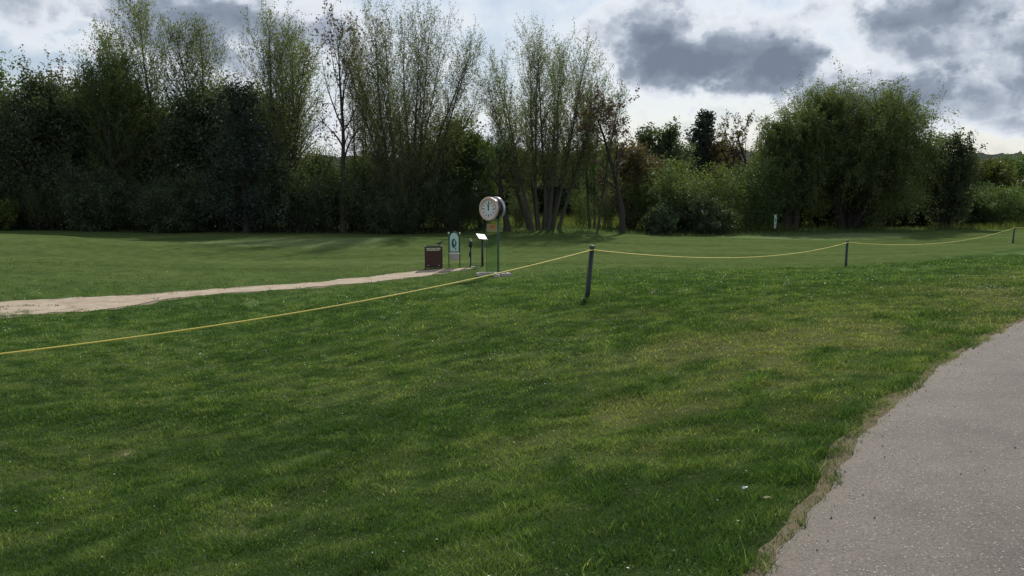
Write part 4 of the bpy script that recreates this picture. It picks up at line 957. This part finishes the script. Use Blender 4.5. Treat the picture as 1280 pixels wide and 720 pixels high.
# ------------------------------------------------------------------ litter in the grass
def scrap(name, px, py, zz, size, mat, label, cat, seed):
    X, Y, _ = at_z(px, py, zz); Z = gz(X, Y) + .035; g2 = random.Random(seed); b = MB()
    n = 9; V = [(0, 0, size * .25)]
    for k in range(n):
        a = 2 * math.pi * k / n; r = size * g2.uniform(.6, 1.15); V.append((r * math.cos(a), r * .7 * math.sin(a), g2.uniform(-.2, .35) * size))
    V += [(v[0], v[1], v[2] - .002) for v in V]
    Fc = [[0, 1 + k, 1 + (k + 1) % n] for k in range(n)] + [[n + 1, n + 2 + (k + 1) % n, n + 2 + k] for k in range(n)] + [[1 + k, n + 2 + k, n + 2 + (k + 1) % n, 1 + (k + 1) % n] for k in range(n)]
    b.add(V, Fc); tag(b.build(name, mat, None, False, (X, Y, Z)), label, cat)
M_LEAFD = simple('dry_leaf', (.42, .36, .16), .7, .3, 30, .1)
scrap('paper_scrap', 931, 620, -.10, .022, M_WHITE, 'white crumpled paper scrap in the grass near the path', 'paper scrap', 1)
scrap('dry_leaf', 958, 635, -.08, .020, M_LEAFD, 'curled yellow dry leaf in the grass beside the white paper scrap', 'leaf', 2)
scrap('stone', 459, 379, -1.55, .07, M_CONC, 'flat pale stone lying in grass just below the yellow rope', 'stone', 4)

# ------------------------------------------------------------------ sky, clouds, sun
SUN_EL, SUN_AZ = R(39), R(13)
w = bpy.data.worlds.new('World'); SC.world = w; w.use_nodes = True; w.cycles.sampling_method = 'MANUAL'; w.cycles.sample_map_resolution = 512; nt = w.node_tree
for n_ in list(nt.nodes): nt.nodes.remove(n_)
out = nt.nodes.new('ShaderNodeOutputWorld')
sky = nt.nodes.new('ShaderNodeTexSky'); sky.sky_type = 'NISHITA'; sky.sun_disc = False; sky.sun_elevation = SUN_EL; sky.sun_rotation = SUN_AZ
bgs = nt.nodes.new('ShaderNodeBackground'); bgs.inputs[1].default_value = .085; nt.links.new(sky.outputs[0], bgs.inputs[0])
tc = nt.nodes.new('ShaderNodeTexCoord').outputs['Generated']
sx = nt.nodes.new('ShaderNodeSeparateXYZ'); nt.links.new(tc, sx.inputs[0])
az = math_n(nt, 'ARCTAN2', sx.outputs[0], sx.outputs[1]); el = math_n(nt, 'ARCSINE', sx.outputs[2])
mp = nt.nodes.new('ShaderNodeMapping'); mp.inputs['Scale'].default_value = (1, 1, 1.3); nt.links.new(tc, mp.inputs[0])
n1 = noise_n(nt, mp.outputs[0], 6.0, 6, .56)
nA = nt.nodes.new('ShaderNodeTexNoise'); nA.inputs['Scale'].default_value = 13; nA.inputs['Detail'].default_value = 5; nA.inputs['Roughness'].default_value = .62; nt.links.new(mp.outputs[0], nA.inputs['Vector'])
sc_ = nt.nodes.new('ShaderNodeSeparateColor'); nt.links.new(nA.outputs['Color'], sc_.inputs[0])
az2 = math_n(nt, 'ADD', az, math_n(nt, 'MULTIPLY', math_n(nt, 'SUBTRACT', sc_.outputs[0], .5), .13))
el2 = math_n(nt, 'ADD', el, math_n(nt, 'MULTIPLY', math_n(nt, 'SUBTRACT', sc_.outputs[1], .5), .09))
t = math_n(nt, 'ADD', math_n(nt, 'MULTIPLY', math_n(nt, 'SUBTRACT', n1, .5), .85), .485)
t = math_n(nt, 'ADD', t, math_n(nt, 'MULTIPLY', math_n(nt, 'SUBTRACT', el, .33, True), 1.1))
def ae(px, py):
    x, y, z = ray(px, py); return math.atan2(x, y), math.atan2(z, math.hypot(x, y))
#        px   py   sx   sy   amp
vo = nt.nodes.new('ShaderNodeTexVoronoi'); vo.feature = 'F1'; vo.inputs['Scale'].default_value = 12; vo.inputs['Detail'].default_value = 2; vo.inputs['Roughness'].default_value = .5
vadd = nt.nodes.new('ShaderNodeVectorMath'); vadd.operation = 'MULTIPLY_ADD'; nt.links.new(nA.outputs['Color'], vadd.inputs[0]); vadd.inputs[1].default_value = (.10, .10, .10); nt.links.new(mp.outputs[0], vadd.inputs[2]); nt.links.new(vadd.outputs[0], vo.inputs['Vector'])
t = math_n(nt, 'ADD', t, math_n(nt, 'MULTIPLY', math_n(nt, 'SUBTRACT', .42, vo.outputs['Distance']), .50))
# relief: cloud tops turned to the sun are brighter
mp2 = nt.nodes.new('ShaderNodeVectorMath'); mp2.operation = 'ADD'; nt.links.new(mp.outputs[0], mp2.inputs[0]); mp2.inputs[1].default_value = (.004, .0, .030)
n1b = noise_n(nt, mp2.outputs[0], 6.0, 6, .56)
relief = math_n(nt, 'SUBTRACT', n1, n1b)
t = math_n(nt, 'SUBTRACT', t, math_n(nt, 'MULTIPLY', relief, .9))
BLOBS = [(822, 50, 44, 40, .50), (880, 88, 80, 30, .42), (938, 58, 50, 42, .48), (985, 98, 44, 24, .36), (1032, 80, 30, 18, .24),
         (200, 20, 180, 28, .44), (330, 50, 80, 36, .30), (470, 50, 120, 30, .10), (1200, 70, 175, 80, .37), (1235, 135, 140, 30, .34), (1150, 6, 180, 18, .26), (1095, 110, 60, 24, .16),
         (20, 50, 70, 30, -.12), (60, 78, 60, 12, -.34), (610, 80, 50, 34, -.30), (585, 100, 20, 50, -.12), (735, 105, 45, 26, -.22), (880, 150, 55, 18, -.30), (905, 128, 30, 16, -.1),
         (480, 12, 130, 25, -.02), (1010, 30, 60, 16, -.34), (1075, 75, 26, 26, -.20), (700, 25, 70, 22, -.04), (1060, 90, 24, 14, -.16), (1240, 182, 80, 9, -.12)]
for px, py, sx_, sy_, am in BLOBS:
    a0, e0 = ae(px, py); wa = sx_ / F; we = sy_ / F
    dx = math_n(nt, 'MULTIPLY', math_n(nt, 'SUBTRACT', az2, a0), 1 / wa); dy = math_n(nt, 'MULTIPLY', math_n(nt, 'SUBTRACT', el2, e0), 1 / we)
    r2 = math_n(nt, 'ADD', math_n(nt, 'POWER', math_n(nt, 'ABSOLUTE', dx), 2.6), math_n(nt, 'POWER', math_n(nt, 'ABSOLUTE', dy), 2.6))
    t = math_n(nt, 'ADD', t, math_n(nt, 'MULTIPLY', math_n(nt, 'EXPONENT', math_n(nt, 'MULTIPLY', r2, -.9)), am))
fine = noise_n(nt, mp.outputs[0], 24, 4, .62)
t = math_n(nt, 'ADD', t, math_n(nt, 'MULTIPLY', math_n(nt, 'SUBTRACT', fine, .5), .24))
ccol = ramp(nt, t, [(0, (.46, .55, .68)), (.30, (.74, .78, .83)), (.44, (.68, .72, .78)), (.56, (.47, .52, .60)), (.72, (.27, .315, .395)), (1, (.175, .21, .28))])
mask = ramp(nt, t, [(.20, (.6, .6, .6)), (.36, (1, 1, 1))])
bgc = nt.nodes.new('ShaderNodeBackground'); nt.links.new(ccol, bgc.inputs[0]); bgc.inputs[1].default_value = 1.0
mx = nt.nodes.new('ShaderNodeMixShader'); nt.links.new(mask, mx.inputs[0]); nt.links.new(bgs.outputs[0], mx.inputs[1]); nt.links.new(bgc.outputs[0], mx.inputs[2]); nt.links.new(mx.outputs[0], out.inputs[0])

sd = bpy.data.lights.new('sun', 'SUN'); sd.energy = 3.7; sd.angle = R(.8); sd.color = (1, .95, .87)
so = bpy.data.objects.new('sun', sd); COL.objects.link(so)
dirv = Vector((math.sin(SUN_AZ) * math.cos(SUN_EL), math.cos(SUN_AZ) * math.cos(SUN_EL), math.sin(SUN_EL)))
so.rotation_euler = dirv.to_track_quat('Z', 'Y').to_euler()

SC.view_settings.view_transform = 'Standard'; SC.view_settings.look = 'None'; SC.view_settings.exposure = .12; SC.view_settings.gamma = 1
SC.render.engine = 'CYCLES'
cy = SC.cycles; cy.max_bounces = 6; cy.transparent_max_bounces = 8; cy.diffuse_bounces = 3; cy.use_denoising = True; cy.denoiser = 'OPENIMAGEDENOISE'; cy.denoising_prefilter = 'NONE'
cy.caustics_reflective = False; cy.caustics_refractive = False
